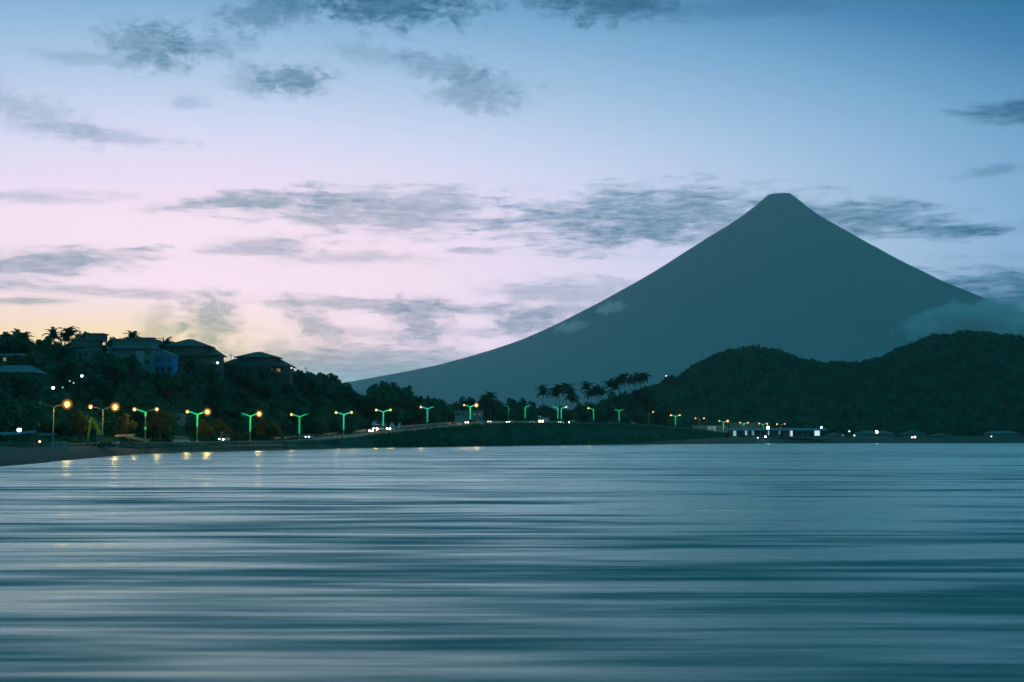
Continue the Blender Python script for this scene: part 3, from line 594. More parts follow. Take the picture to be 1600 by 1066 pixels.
# ------------------------------------------------------------------ street lamps
def helix(mb, p0, p1, rad, turns, tr, seg=9):
    p0, p1 = Vector(p0), Vector(p1); d = (p1 - p0); n_ = max(6, int(turns * seg)); a = d.normalized().orthogonal().normalized(); b_ = d.normalized().cross(a)
    mb.tube([p0 + d * (k / n_) + (a * math.cos(2 * math.pi * k / seg) + b_ * math.sin(2 * math.pi * k / seg)) * rad for k in range(n_ + 1)], tr, 4)
POLEM = mat('lamp_pole', (0.22, 0.26, 0.24), 0.5, 0.15, 2.0, metal=0.3)
H0 = 9.0; PL = {}
def street_lamp(q, label, land, sea, string=None, s_low=2.9, spread=3.0, arms=(1, 1), name='street_lamp', hgt=H0, patchy=False):
    p, d, n = along(q); rz = math.atan2(n.y, n.x)
    r_ = thing(name, p + Vector((0, 0, .15)), rz, label, 'street lamp', 'street lamps along the shore road')
    hz = hgt - .15
    mb = MB(); mb.box((0, 0, .2), (.6, .6, .4), 0, .8); mb.tube([(0, 0, .3), (0, 0, hz - 1.0)], [.17, .11], 8); mb.build('pole', POLEM, r_, False)
    if string:
        mb = MB()
        if patchy:
            helix(mb, (0, 0, hz - 2.0), (0, 0, hz - 1.2), .22, 3, .10); helix(mb, (0, 0, hz - 5.6), (0, 0, hz - 4.9), .22, 2, .10)
        else: helix(mb, (0, 0, s_low), (0, 0, hz - .95), .21, (hz - s_low) * 1.6, .12)
        mb.build('light_string', string, r_)
    for s_, on, has in ((-1, land, arms[0]), (1, sea, arms[1])):
        if not has: continue
        a = MB(); pts = [(0, 0, hz - 1.05), (s_ * .5, 0, hz - .75), (s_ * spread * .6, 0, hz - .42), (s_ * (spread - .3), 0, hz - .25)]
        a.tube(pts, [.10, .09, .08, .07], 6); ao = a.build('arm', POLEM, r_)
        if string and not (patchy and s_ > 0):
            a = MB(); helix(a, pts[0], pts[2], .15, 5, .09); helix(a, pts[2], pts[3], .13, 3, .08); a.build('light_string', string, ao)
        c = (s_ * spread, 0, hz - .1)
        hd = MB(); hd.box((c[0], 0, c[2] + .22), (.9, .4, .16), 0, .7); ho = hd.build('lamp_head', POLEM, r_)
        rad = {0: .22, 1: .40, 2: .62}[on]
        g_ = MB(); g_.ball((c[0], 0, c[2] - rad * .4), rad, 10, 7); g_.build('bulb', {0: OFFB, 1: BULB, 2: BULBB}[on], ho, True)
        if on: g_ = MB(); g_.ball((c[0], 0, c[2] - rad * .4), rad * 1.4, 12, 8); g_.build('halo_shell', SHELL, ho, True)  # added shell standing in for the glow about the bulb
        if on:
            ld = PL.get(on)
            if not ld: ld = PL[on] = bpy.data.lights.new('lamp_light', 'POINT'); ld.energy = {1: 700, 2: 2000}[on]; ld.color = (1.0, .58, .16); ld.shadow_soft_size = 0.0
            lo_ = link('lamp_light', ld, ho, (c[0], 0, c[2] - rad * 2.0))
        if on == 2: g_ = MB(); g_.ball((c[0], 0, c[2] - rad * .4), rad * 1.9, 14, 9); g_.build('outer_halo_shell', SHELL2, ho, True)  # wider added shell, outer glow of the brightest heads
    return r_
ordn = 'first second third fourth fifth sixth seventh eighth ninth tenth eleventh twelfth thirteenth fourteenth fifteenth sixteenth seventeenth eighteenth nineteenth twentieth'.split()
LAMPS = [(82, 0, 2, None, 0, (1, 1), 'tall plain street lamp with one bright head, on the road before the excavator'),
 (159, 1, 2, None, 0, (1, 1), 'plain twin arm street lamp with both heads lit, rising behind the excavator'),
 (226, 1, 1, GREEN, 2.9, (1, 1), 'twin arm street lamp with both heads lit and only scraps of green lights'),
 (307, 1, 2, GREEN, 4.2, (1, 1), 'green wrapped twin lamp with a large bright seaward head, short green glow'),
 (390, 0, 2, GREEN, 2.9, (1, 1), 'green wrapped twin lamp with only its bright seaward head lit, beside a round tree'),
 (467, 1, 0, GREEN, 2.0, (1, 1), 'green wrapped twin lamp with only its landward head lit, at the foot of the climb'),
 (536, 1, 1, TEAL, 2.2, (1, 1), 'teal wrapped twin lamp with both heads lit, first one up the climbing road'),
 (598, 1, 1, TEAL, 2.2, (1, 1), 'teal wrapped twin lamp with both heads lit, in front of the big round tree'),
 (667, 1, 0, TEAL, 2.2, (1, 1), 'teal wrapped twin lamp with only its landward head lit, past the big round tree'),
 (734, 1, 2, TEAL, 2.2, (1, 1), 'teal wrapped twin lamp with a large bright seaward head, by the pale two storey house'),
 (794, 0, 0, DIMG, 4.6, (1, 0), 'dim teal street lamp with one unlit arm toward the land'),
 (820, 0, 0, GREEN, 2.4, (0, 1), 'green wrapped street lamp with one unlit arm toward the sea'),
 (871, 0, 0, GREEN, 2.4, (1, 0), 'green wrapped unlit half of a close pair of lamps at the road crest'),
 (876.5, 0, 1, TEAL, 2.4, (0, 1), 'teal wrapped half of a close lamp pair with its seaward head lit'),
 (927, 1, 0, GREEN, 2.4, (1, 0), 'green wrapped street lamp with a single lit landward arm below tall palms'),
 (967, 0, 0, GREEN, 2.2, (1, 1), 'green wrapped twin lamp with both heads dark at the road crest'),
 (1013, 0, 1, None, 0, (0, 1), 'plain street lamp with a single lit head where the road starts down'),
 (1055, 1, 1, GREEN, 2.6, (1, 1), 'green wrapped twin lamp with both heads lit on the descending road'),
 (1093, 1, 1, None, 0, (1, 1), 'plain twin arm lamp with both heads lit above the pale market shed'),
 (1130, 1, 2, GREEN, 2.2, (1, 1), 'green wrapped twin lamp at the end of the blue roofed hall'),
 (1162, 1, 1, GREEN, 6.6, (1, 1), 'twin lamp with both heads lit behind the blue roofed hall, green arms only'),
 (1192, 1, 1, GREEN, 5.0, (1, 1), 'twin lamp with both heads lit beside the white floodlight of the hall'),
 (1220, 1, 1, None, 0, (1, 1), 'plain twin lamp with both heads lit, last one behind the blue roofed hall')]
for q, la, se, st, lo, arms, lb in LAMPS:
    Yq = lerp(ROADY, q); street_lamp(q, lb, la, se, st, lo or 3, 3.0, arms, patchy=(q == 226))

# single white and warm lights
def post_lamp(px, py, Y, label, m, r_=.3, name='post_lamp', ground=True, stretch=1.0, hgt0=1.2):
    c = at(px, py, Y); z0 = terrain(c.x, c.y); hgt = max(1.2, c.z - z0) if ground else hgt0; base = c - Vector((0, 0, hgt))
    t = thing(name, base, 0, label, 'lamp', 'small lamps about the bay')
    mb = MB(); mb.tube([(0, 0, -.6 if ground else 0), (0, 0, hgt - r_ * .8)], [.08, .05], 6); mb.build('pole', mat('dark_pole', (.03, .08, .07), .7), t)
    mb = MB(); mb.box((0, .05, hgt + r_ * .8), (r_ * 2.4, r_ * 2, .12), 0, .6); mb.build('hood', POLEM, t)
    mb = MB(); mb.ball((0, 0, hgt), r_, 10, 6, stretch); mb.build('bulb', m, t, True)
COOLS = mat('small_white_bulb', (1, 1, 1), emit=(.8, .95, 1.0), estr=3.0); DIMW = mat('dim_white_bulb', (1, 1, 1), emit=(.6, .9, .9), estr=.8); WARMS = mat('warm_bulb', (1, .8, .5), emit=(1, .72, .4), estr=3.0); PINK = mat('pinkish_bulb', (1, .8, .7), emit=(1, .75, .68), estr=4.0)
post_lamp(30, 672, 272, 'bright white lamp low on the beach before the wooded hill', COOL, .42)
post_lamp(83, 606, 372, 'white lamp on the wooded slope below the slate roofed house', COOL, .38)
post_lamp(128, 587.5, 398, 'white lamp in the trees above three faint lamps', COOL, .32)
post_lamp(109, 595.5, 396, 'upper of three faint lamps in the hillside trees', DIMW, .22)
post_lamp(115, 598.5, 396, 'middle of three faint lamps in the hillside trees', DIMW, .22)
post_lamp(98, 605.5, 390, 'lower of three faint lamps in the hillside trees', DIMW, .2)
post_lamp(340, 567, HY['t296'] - 5.5, 'white lamp at the corner of the hip roofed hilltop house', COOL, .34, ground=False, hgt0=.95)
post_lamp(455.5, 575, HY['t404'] - 5.5, 'small bright porch lamp at the end of the two tiered house', WARMS, .28, ground=False, hgt0=2.9)
for (px, py, Y, lb, m, r_) in ((888, 643, 900, 'left of a cluster of white lamps beyond the road crest', COOL, .3), (892.5, 645, 905, 'middle of a cluster of white lamps beyond the road crest', COOLS, .26), (895, 651.5, 880, 'lowest white lamp of the cluster beyond the road crest', COOL, .42), (909.5, 641.5, 905, 'white lamp beside the yellow sign', COOL, .36),
    (940.5, 631, 960, 'white lamp high among the palms', COOLS, .36), (937, 636, 955, 'faint white lamp just under the one among the palms', DIMW, .3), (1041, 587.5, 1440, 'pinkish lamp beside the lone tree on the hill shoulder', PINK, .55),
    (1200, 668.5, 915, 'large white floodlight over the roof of the waterfront hall', COOL, 1.0), (1184, 684, 905, 'left of two small white lamps in front of the hall', COOLS, .42), (1196, 682.5, 905, 'right of two small white lamps in front of the hall', COOL, .55), (1283.5, 668, 945, 'white lamp over the far end of the hall', COOL, .55),
    (1327, 674, 990, 'white lamp on a post past the long dark shed', COOLS, .5), (1335, 680.5, 990, 'lower white lamp past the long dark shed', COOLS, .5), (1370, 675, 995, 'brightest white lamp under the wooded right hill', COOL, .95), (1317, 680, 985, 'faint lamp at the end of the long shed', DIMW, .35),
    (1425, 683.5, 995, 'left of the two warm lamps at the boathouse', PINK, .55), (1429.5, 683, 995, 'right of the two warm lamps at the boathouse', PINK, .75), (1549, 682, 1005, 'single warm lamp by the dark low house', WARMS, .5), (62, 690, 240, 'small warm lamp by the beach stalls', WARMS, .2)):
    post_lamp(px, py, Y, lb, m, r_)
sg = thing('roadside_sign', gp(900, 870), 0, 'small lit yellow sign on two posts beyond the road crest', 'sign'); zz = at(900, 642, 870).z - sg.location.z
mb = MB(); mb.box((0, 0, zz), (5.2, .2, .75)); mb.build('panel', mat('yellow_sign', (.6, .5, .1), emit=(.75, .55, .08), estr=.5), sg)
mb = MB(); mb.tube([(-2, .2, -.5), (-2, .2, zz)], .12, 6); mb.build('post', POLEM, sg); mb = MB(); mb.tube([(2, .2, -.5), (2, .2, zz)], .12, 6); mb.build('post', POLEM, sg)

# ------------------------------------------------------------------ vehicles
CARV = {}
def car_parts(kind):
    if kind in CARV: return CARV[kind]
    d = {}
    if kind == 'car': L_, W_, body, cab = 4.4, 1.75, [(-2.2, .35), (2.15, .35), (2.2, .6), (2.05, .82), (1.0, .95), (-1.6, 1.0), (-2.15, .95)], [(1.0, .94), (.35, 1.45), (-.95, 1.48), (-1.65, .98)]
    elif kind == 'van': L_, W_, body, cab = 4.8, 1.85, [(-2.4, .4), (2.3, .4), (2.4, .75), (2.1, 1.05), (1.75, 1.15), (-2.4, 1.15)], [(1.75, 1.14), (1.15, 1.95), (-2.2, 2.0), (-2.38, 1.14)]
    elif kind == 'truck': L_, W_, body, cab = 7.5, 2.3, [(-3.7, .6), (3.6, .6), (3.7, 1.2), (3.6, 1.5), (-3.7, 1.5)], [(3.55, 1.49), (3.2, 2.7), (-3.6, 2.8), (-3.69, 1.49)]
    mb = MB(); mb.prism(body, -W_ / 2, W_ / 2); d['body'] = mb
    mb = MB(); mb.prism([(x * .97, z) for x, z in cab], -W_ * .44, W_ * .44); d['cabin'] = mb
    top = max(z for x, z in cab); mb = MB(); xs = [x for x, z in cab if z > top - .15]; mb.box(((max(xs) + min(xs)) / 2, 0, top + .03), (max(xs) - min(xs) - .05, W_ * .86, .07)); d['roof'] = mb
    CARV[kind] = (d, L_, W_); return CARV[kind]
CARM = {}
def vehicle(kind, loc, rz, label, paint, head=HEADL, tail=TAILL, hr=.2, tr=.13, group='vehicles on the shore road', name=None):
    d, L_, W_ = car_parts(kind); r_ = thing(name or {'car': 'car', 'van': 'van', 'truck': 'truck'}[kind], loc, rz, label, kind, group)
    key = (kind, paint.name)
    if key not in CARM: CARM[key] = {k: v.mesh(k, GLASS if k == 'cabin' else paint) for k, v in d.items()}
    for k, me in CARM[key].items(): link(k if k != 'cabin' else 'window_glass', me, r_)
    wr = .32 if kind != 'truck' else .48
    if ('wheel', kind) not in CARM:
        mb = MB(); mb.tube([(0, -.12, 0), (0, .12, 0)], wr, 12); CARM[('wheel', kind)] = mb.mesh('wheel', RUBBER); mb = MB(); mb.tube([(0, -.14, 0), (0, .14, 0)], wr * .55, 8); CARM[('rim', kind)] = mb.mesh('rim', STEEL)
    for sx_ in (-.31, .31):
        for sy_ in (-1, 1): wo_ = link('wheel', CARM[('wheel', kind)], r_, (sx_ * L_, sy_ * W_ * .45, wr)); link('rim', CARM[('rim', kind)], wo_)
    hz = .72 if kind != 'truck' else 1.0
    for sy_ in (-1, 1):
        mb = MB(); mb.ball((L_ / 2 + .02, sy_ * W_ * .36, hz), hr, 8, 5); mb.build('headlight', head, r_)
        mb = MB(); mb.ball((-L_ / 2 - .01, sy_ * W_ * .38, hz + .1), tr, 8, 5); mb.build('tail_light', tail, r_)
    return r_
PW = mat('white_paint', (.55, .58, .58), .35, .05, 1.0, spec=.5); PR = mat('red_paint', (.35, .04, .04), .35, .05, 1.0, spec=.5); PS = mat('silver_paint', (.3, .33, .34), .35, .05, 1.0, spec=.5); PB = mat('blue_paint', (.04, .10, .28), .35, .05, 1.0, spec=.5)
BLUEH = mat('blue_headlight', (1, 1, 1), emit=(.55, .55, 1.0), estr=8.0)
def on_road(q, lane): p, d, n = along(q); return p + n * lane + Vector((0, 0, .01)), math.atan2(d.y, d.x) + (math.pi if lane < 0 else 0)
CARS = [(366, -3.4, 'van', PW, HEADL, .24, 'white van with lit headlights near the foot of the lamp with one bright head'), (508, 5.4, 'car', PB, BLUEH, .2, 'blue car with bluish lights at the foot of the climb'),
 (497, -3.3, 'car', PS, BLUEH, .24, 'silver car with bluish headlights coming down off the climb'), (592, -2.6, 'car', PS, HEADW, .24, 'silver car following the bright fronted truck downhill'), (604, -3.3, 'truck', PW, HEADW, .42, 'white truck with very bright headlights coming down the climb'), (622, -3.4, 'car', PW, HEADL, .34, 'white car just behind the bright fronted truck'),
 (575, 4.6, 'car', PR, HEADW, .15, 'red car climbing toward the big round tree'), (697, 3.4, 'car', PR, HEADL, .15, 'red car with red tail lights near the top of the climb'), (704, 5.2, 'car', PS, HEADL, .15, 'silver car with red tail lights near the top of the climb'), (727, 3.4, 'van', PR, HEADL, .15, 'red van with tail lights below the brightest teal lamp'),
 (742, -3.3, 'car', PR, HEADW, .2, 'red car with warm headlights below the brightest teal lamp'), (777, -3.4, 'car', PS, HEADL, .26, 'silver car with one pair of headlights between two dim lamps'), (806, -3.4, 'car', PW, HEADL, .32, 'white car with lit headlights by the single arm green lamp'), (859, -3.4, 'truck', PS, HEADW, .55, 'silver truck with dazzling warm headlights on the crest'),
 (890, -5, 'car', PS, HEADL, .2, 'small silver car behind the dazzling truck'), (901, -3.0, 'van', PW, HEADL, .32, 'white van with headlights following on the crest'), (943, 3.4, 'car', PR, HEADL, .15, 'red car receding past the single arm lamp below palms'), (971, -3.4, 'car', PS, HEADL, .22, 'silver car with headlights beside the twin lamp with dark heads'), (996, -3.4, 'van', PW, HEADW, .26, 'white van with warm headlights where the road starts down')]
for q, lane, kind, pm_, hm, hr, lb in CARS:
    p, rz = on_road(q, lane); vehicle(kind, p, rz, lb, pm_, hm, TAILL, hr)
vehicle('car', gp(170, 318, .02), R(12), 'white car parked under the plain lamp beside the excavator', PW, OFFB, mat('tail_off', (.3, .02, .02)), .15, group='vehicles parked by the beach')
vehicle('van', gp(283, 392, .02), R(35), 'pale van parked by the trees behind the sea wall', PS, OFFB, mat('tail_off', (.3, .02, .02)), .15, group='vehicles parked by the beach')
mc = gp(600, 548, .05)
post_lamp(601, 688, 545, 'small warm lamp on the track under the raised road', WARMS, .34)

# ------------------------------------------------------------------ excavator
YEL = mat('excavator_yellow', (0.62, 0.36, 0.02), 0.5, 0.15, 1.5)
def excavator():
    g = gp(163, 303); r_ = thing('excavator', g, R(192), 'yellow excavator with its boom raised on the beach beside the lamps', 'excavator')
    for s_ in (-1, 1):
        mb = MB(); mb.prism([(-1.9, .1), (1.9, .1), (2.2, .45), (1.9, .85), (-1.9, .85), (-2.2, .45)], s_ * 1.1 - .3, s_ * 1.1 + .3); t = mb.build('track', RUBBER, r_)
        for k in (-1.5, -.5, .5, 1.5): mb = MB(); mb.tube([(k, s_ * 1.1 - .34, .45), (k, s_ * 1.1 + .34, .45)], .3, 10); mb.build('roller', DARKC, t)
    mb = MB(); mb.box((-.3, 0, .95), (2.6, 1.8, .3)); mb.build('undercarriage', DARKC, r_)
    mb = MB(); mb.box((-.9, 0, 1.6), (3.0, 2.5, 1.1), 0, .94); mb.build('body', mat('shaded_yellow', (.16, .13, .03)), r_)  # same yellow darkened: shade on body and cab put into the paint
    mb = MB(); mb.box((-2.3, 0, 1.55), (.7, 2.4, 1.0), 0, .85); mb.build('counterweight', DARKC, r_)
    mb = MB(); mb.box((.75, .75, 1.9), (1.5, .95, 1.75), 0, .9); cb = mb.build('cab', mat('shaded_yellow', (.16, .13, .03)), r_)
    mb = MB(); mb.box((.82, .75, 2.2), (1.5, .99, .85), 0, .92); mb.build('cab_window', GLASS, cb)
    bm = [(.9, -.25, 1.5), (1.2, -.25, 3.6), (1.9, -.25, 5.0), (2.7, -.25, 6.1)]
    mb = MB(); mb.tube(bm, [.36, .44, .36, .24], 6); bo = mb.build('boom', YEL, r_)
    mb = MB(); mb.tube([(1.5, -.25, 1.3), (1.55, -.25, 3.9)], .12, 6); mb.build('boom_cylinder', STEEL, bo)
    mb = MB(); mb.tube([(2.6, -.25, 6.4), (2.9, -.25, 5.2), (3.35, -.25, 1.9)], [.2, .34, .22], 6); so = mb.build('stick', YEL, r_)
    mb = MB(); mb.tube([(2.2, -.25, 5.9), (2.85, -.25, 5.7)], .1, 6); mb.build('stick_cylinder', STEEL, so)
    mb = MB(); mb.prism([(3.3, 2.0), (3.75, 1.6), (3.6, .8), (3.0, .55), (2.6, .8), (3.0, 1.2)], -.75, .25); mb.build('bucket', DARKC, r_)
excavator()

# ------------------------------------------------------------------ beach stalls
def stall(px, Y, wd, ht, label, m, tilt=.0, rz=0.0):
    g = gp(px, Y); r_ = thing('beach_stall', g, rz, label, 'stall', 'stalls and shelters on the beach')
    for sx_ in (-1, 1):
        for sy_ in (-1, 1): mb = MB(); mb.tube([(sx_ * wd * .45, sy_ * 1.1, -.4), (sx_ * wd * .45, sy_ * 1.1, ht - .1 + sx_ * tilt)], .07, 5); mb.build('post', BARK, r_)
    mb = MB(); a = wd / 2; mb.add([(-a, -1.5, ht - tilt), (a, -1.5, ht + tilt), (a, 0, ht + tilt + .5), (-a, 0, ht - tilt + .5), (-a, 1.5, ht - tilt), (a, 1.5, ht + tilt)] + [(-a, -1.5, ht - tilt - .06), (a, -1.5, ht + tilt - .06), (a, 1.5, ht + tilt - .06), (-a, 1.5, ht - tilt - .06)], [(0, 1, 2, 3), (3, 2, 5, 4), (9, 8, 7, 6), (0, 6, 7, 1), (4, 5, 8, 9), (0, 3, 4, 9, 6), (1, 7, 8, 5, 2)]); mb.build('roof', m, r_)
    mb = MB(); mb.box((0, -1.0, .45), (wd * .8, .5, .9)); mb.build('counter', DARKC, r_)
TARP = mat('blue_tarp', (.02, .13, .19), .6); THATCH = mat('thatch', (.16, .13, .10), .95, .3, 3.0)
stall(10, 262, 4.2, 2.2, 'beach stall under a faded blue tarp beside the white lamp', TARP)
stall(41, 258, 3.4, 2.4, 'smaller tarp covered beach stall past the white lamp', TARP, .15)
stall(74, 268, 3.0, 2.1, 'dark little beach stall by the small warm lamp', DARKW)
stall(216, 338, 5.2, 2.0, 'thatched shelter with a sloping roof on the beach past the excavator', THATCH, -.55)
stall(196, 342, 4.6, 2.0, 'low thatched shelter next to the sloping one', THATCH, .1)
fn = thing('post_fence', gp(95, 262), 0, 'short row of pale fence posts at the top of the beach', 'fence'); fb0 = fn.location.copy()
for k in range(8):
    q = 82 + k * 3.6; g = gp(q, 258 + k * 1.2) - fb0; mb = MB(); mb.box((g.x, g.y, g.z + .4), (.28, .28, 1.4)); mb.build('post', CONC, fn)
pp = thing('utility_post', gp(346, 420), 0, 'short pale post beside the road behind the sea wall', 'post'); mb = MB(); mb.tube([(0, 0, -.4), (0, 0, 3.1)], [.16, .13], 8); mb.build('shaft', CONC, pp); mb = MB(); mb.box((.15, 0, 3.2), (.9, .4, .25), 0, .8); mb.build('cap', CONC, pp)
for px, pyt, Y, lb in ((361, 553, 535, 'utility pole between the two dark hilltop houses'), (478, 573, 560, 'short utility pole at the seaward end of the hilltop')):
    c = at(px, pyt, Y); z0 = terrain(c.x, c.y); t = thing('utility_pole', (c.x, c.y, z0), 0, lb, 'pole', 'utility poles on the hill'); hh = c.z - z0
    mb = MB(); mb.tube([(0, 0, -.5), (0, 0, hh)], [.16, .12], 6); mb.build('shaft', BARK, t); mb = MB(); mb.box((0, 0, hh - .6), (1.6, .14, .14)); mb.build('crossarm', BARK, t)

# ------------------------------------------------------------------ trees: left hill
SKY = [(-140, 528), (0, 528), (20, 524), (60, 533), (110, 535), (175, 540), (180, 545), (268, 545), (349, 563), (372, 565), (459, 577), (490, 581), (510, 584), (526, 590), (536, 601), (548, 606), (566, 622)]
cnt = 0; tries = 0
while cnt < 250 and tries < 9000:
    tries += 1; q = random.uniform(-120, 572); ft = lerp(ROADY, q) + 17; cr = max(lerp(HLC, q) + 25, ft + 60); Y = ft + (cr - ft) * random.random()
    X = (q - 800) / F * math.cos(P) * Y; z = terrain(X, Y); h = random.uniform(6.0, 11.5); lim = lerp(SKY, q) + random.uniform(-1, 7); rpx = h * .42 / Y * F
    for a, c, bt, Yk in KEEP:
        if q + rpx > a and q - rpx < c and Y < Yk + 6: lim = max(lim, bt + random.uniform(-5, 3))
    hm = (HOR - lim) / F * Y + CAMZ - z
    if hm < 3.2: continue
    if any(abs(q - (a + c) / 2) < (c - a) / 2 + rpx * .5 and abs(Y - Yk) < 8 for a, c, bt, Yk in KEEP): continue
    h = min(h, hm); f_ = (Y - ft) / (cr - ft); small = 'small ' if h < 6 else 'tall ' if h > 9 else ''
    mark = 'slate roofed house' if q < 66 else 'stepped house' if q < 165 else 'flat roofed house' if q < 220 else 'blue house' if q < 278 else 'hip roofed hilltop house' if q < 352 else 'two tiered hilltop house' if q < 462 else 'seaward end of the hilltop'
    tree((X, Y, z), h, cnt, small + 'dark broadleaf tree ' + ('at the hill foot' if f_ < .3 else 'halfway uphill' if f_ < .68 else 'high uphill') + ' by the ' + mark, 'trees covering the left hillside', wide=random.uniform(.95, 1.35)); cnt += 1
for k, (px, py, hpx) in enumerate(((13, 519, 40), (27, 520, 45), (42, 532, 30), (62, 530, 40), (72, 526, 36), (124, 520, 24), (137, 518, 22), (178, 527, 22), (188, 529, 16), (340, 561, 14), (467, 577, 16), (500, 582, 30), (514, 583, 40), (527, 592, 30), (540, 603, 36), (551, 608, 40), (560, 614, 30))):
    Y = lerp(HLC, px) + (12 if px < 300 else -6); c = at(px, py, Y); z = terrain(c.x, c.y)
    tree((c.x, Y, z), max(4, c.z - z), k, 'dark leafy tree standing out along the skyline of the left hill', 'skyline trees of the left hill', wide=1.15)
for k, (px, py) in enumerate(((8, 524), (28, 519), (38, 524), (85, 517), (107, 514), (100, 522), (208, 522), (256, 533))):
    Y = lerp(HLC, px) + 16; c = at(px, py, Y); z = terrain(c.x, c.y); palm((c.x, Y, z), max(6, c.z - z), random.uniform(-.8, .8), 'coconut palm rising over the houses on the left hilltop', 'palms on the left hilltop')
# low scrub that fills the hillside
g = np.random.default_rng(5); V = []; FF = []
for k in range(5200):
    q = g.uniform(-140, 600); ft = lerp(ROADY, q) + 12; cr = max(lerp(HLC, q) + 30, ft + 70); Y = ft + (cr - ft) * g.random(); X = (q - 800) / F * math.cos(P) * Y; z = terrain(X, Y)
    if any(a < q < c and abs(Y - Yk) < 9 for a, c, bt, Yk in KEEP): continue
    for j in range(9):
        c = np.array((X, Y, z + .6)) + g.normal(size=3) * (1.1, 1.1, .6); a = g.normal(size=3) * .55; b2 = np.cross(a, g.normal(size=3)); b2 *= .4 / (np.linalg.norm(b2) + 1e-6); i0 = len(V)
        V += [c - a, c + b2, c + a, c - b2]; FF.append((i0, i0 + 1, i0 + 2, i0 + 3))
tag(link('hillside_scrub', np_mesh('hillside_scrub', V, FF, LEAF)), 'low dark scrub between the trees of the left hill', 'scrub', kind='stuff')
V = []; FF = []
for k in range(5200):
    i = int(g.integers(qi(540), qi(1130))); d_, n_ = frame(i); o_ = emb(i); t_ = g.random(); a0, z0 = o_[3]; a1, z1 = o_[5]; p = RP[i].lerp(RP[i + 1], float(g.random())) + n_ * (a0 + (a1 - a0) * t_); z = z0 + (z1 - z0) * t_
    r0 = g.uniform(.25, .6) * (1 + 1.2 * (g.random() < .12))
    for j in range(7):
        c = np.array((p.x, p.y, z + r0 * .5)) + g.normal(size=3) * r0 * .8; a = g.normal(size=3) * .32; b2 = np.cross(a, g.normal(size=3)); b2 *= .26 / (np.linalg.norm(b2) + 1e-6); i0 = len(V)
        V += [c - a, c + b2, c + a, c - b2]; FF.append((i0, i0 + 1, i0 + 2, i0 + 3))
tag(link('bank_scrub', np_mesh('bank_scrub', V, FF, LEAF)), 'rough scrub growing over the grassy road bank', 'scrub', kind='stuff')
# trees beside the road, their lamp light partly put into the leaf colour
for k, (px, pyt, wpx, Yo, lb) in enumerate(((122, 640, 26, 10, 'rounded tree lit amber by the lamps, beside the excavator'), (195, 646, 24, 12, 'fan shaped tree lit amber between the plain lamp and the patchy one'), (250, 637, 18, 11, 'leafy tree lit amber by the lamp with scraps of green'), (318, 655, 14, 10, 'small warm lit tree under the bright seaward lamp head'), (343, 653, 26, 12, 'round olive tree behind the short pale post'), (408, 653, 18, 11, 'amber lit tree beside the lamp with one bright head'), (428, 658, 16, 13, 'dim olive tree past the amber lit one'), (372, 675, 14, 10, 'low warm shrub behind the white van'))):
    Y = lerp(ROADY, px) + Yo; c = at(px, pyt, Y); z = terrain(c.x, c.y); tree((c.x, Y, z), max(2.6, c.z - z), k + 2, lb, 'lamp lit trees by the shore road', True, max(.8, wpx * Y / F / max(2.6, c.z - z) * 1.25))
# trees beyond the raised road
MID = [(580, 607, 22), (592, 600, 30), (606, 597, 34), (620, 597, 36), (634, 602, 32), (645, 612, 26), (657, 628, 18), (668, 620, 16), (677, 622, 18), (688, 625, 16), (697, 626, 14), (711, 628, 16), (727, 620, 16), (737, 621, 16), (752, 624, 18), (764, 618, 14), (775, 628, 14), (783, 630, 14), (800, 621, 20), (812, 622, 20), (832, 627, 18), (848, 632, 14), (860, 634, 14), (905, 632, 18), (915, 628, 16), (950, 620, 20), (962, 612, 22), (975, 612, 24), (990, 612, 24), (1005, 608, 24), (1018, 606, 20), (880, 634, 16), (935, 628, 16), (893, 640, 16), (820, 640, 18), (790, 642, 18), (765, 644, 18), (700, 642, 22), (675, 644, 22), (655, 645, 22), (1035, 628, 22), (1020, 632, 20), (1000, 632, 20), (980, 632, 20), (960, 636, 20), (940, 640, 20), (920, 642, 18), (855, 645, 18)]
for k, (px, py, wpx) in enumerate(MID):
    Y = lerp(ROADY, px) + 34 + 45 * random.random(); c = at(px, py, Y); z = terrain(c.x, c.y); h = max(4, c.z - z); big = 575 < px < 650
    for a, c_, bt, Yk in KEEP:
        if px + wpx > a and px - wpx < c_ and abs(Y - Yk) < 90 and px > 640: Y = Yk + 14 + 20 * random.random()
    c = at(px, py, Y); z = terrain(c.x, c.y); h = max(4, c.z - z)
    tree((c.x, Y, z), h, k * 3 + 1, 'tall tree of the massive round clump behind the climbing road' if big else 'dark %stree behind the raised road, ' % ('low ' if h < 13 else '') + ('just past the big round tree clump' if px < 705 else 'around the pale two storey house' if px < 780 else 'by the two single arm lamps' if px < 850 else 'by the close pair of lamps' if px < 910 else 'under the tall palms' if px < 970 else 'at the foot of the right hill'), 'big round tree clump' if big else 'tree belt behind the raised road', wide=max(.85, wpx * Y / F / h * 1.9))
for k, (px, py) in enumerate(((848, 609), (868, 612), (876, 606), (884, 603), (891, 611), (897, 620), (919, 602), (926, 611), (935, 608), (942, 610), (953, 598), (968, 592), (977, 589), (984, 592), (995, 588), (1002, 590), (1009, 588), (765, 617), (960, 602))):
    Y = lerp(ROADY, px) + 60 + random.uniform(-15, 30); c = at(px, py, Y); z = terrain(c.x, c.y); palm((c.x, Y, z), max(8, c.z - z), random.uniform(-1.2, 1.2), 'tall coconut palm standing above the trees behind the raised road', 'tall palms behind the raised road', 24, 1.35)
Y = 1450; c = at(1048, 585, Y); tree((c.x, Y, terrain(c.x, Y)), max(7, c.z - terrain(c.x, Y)), 3, 'lone dark tree standing on the shoulder of the right hill', None, wide=1.1)
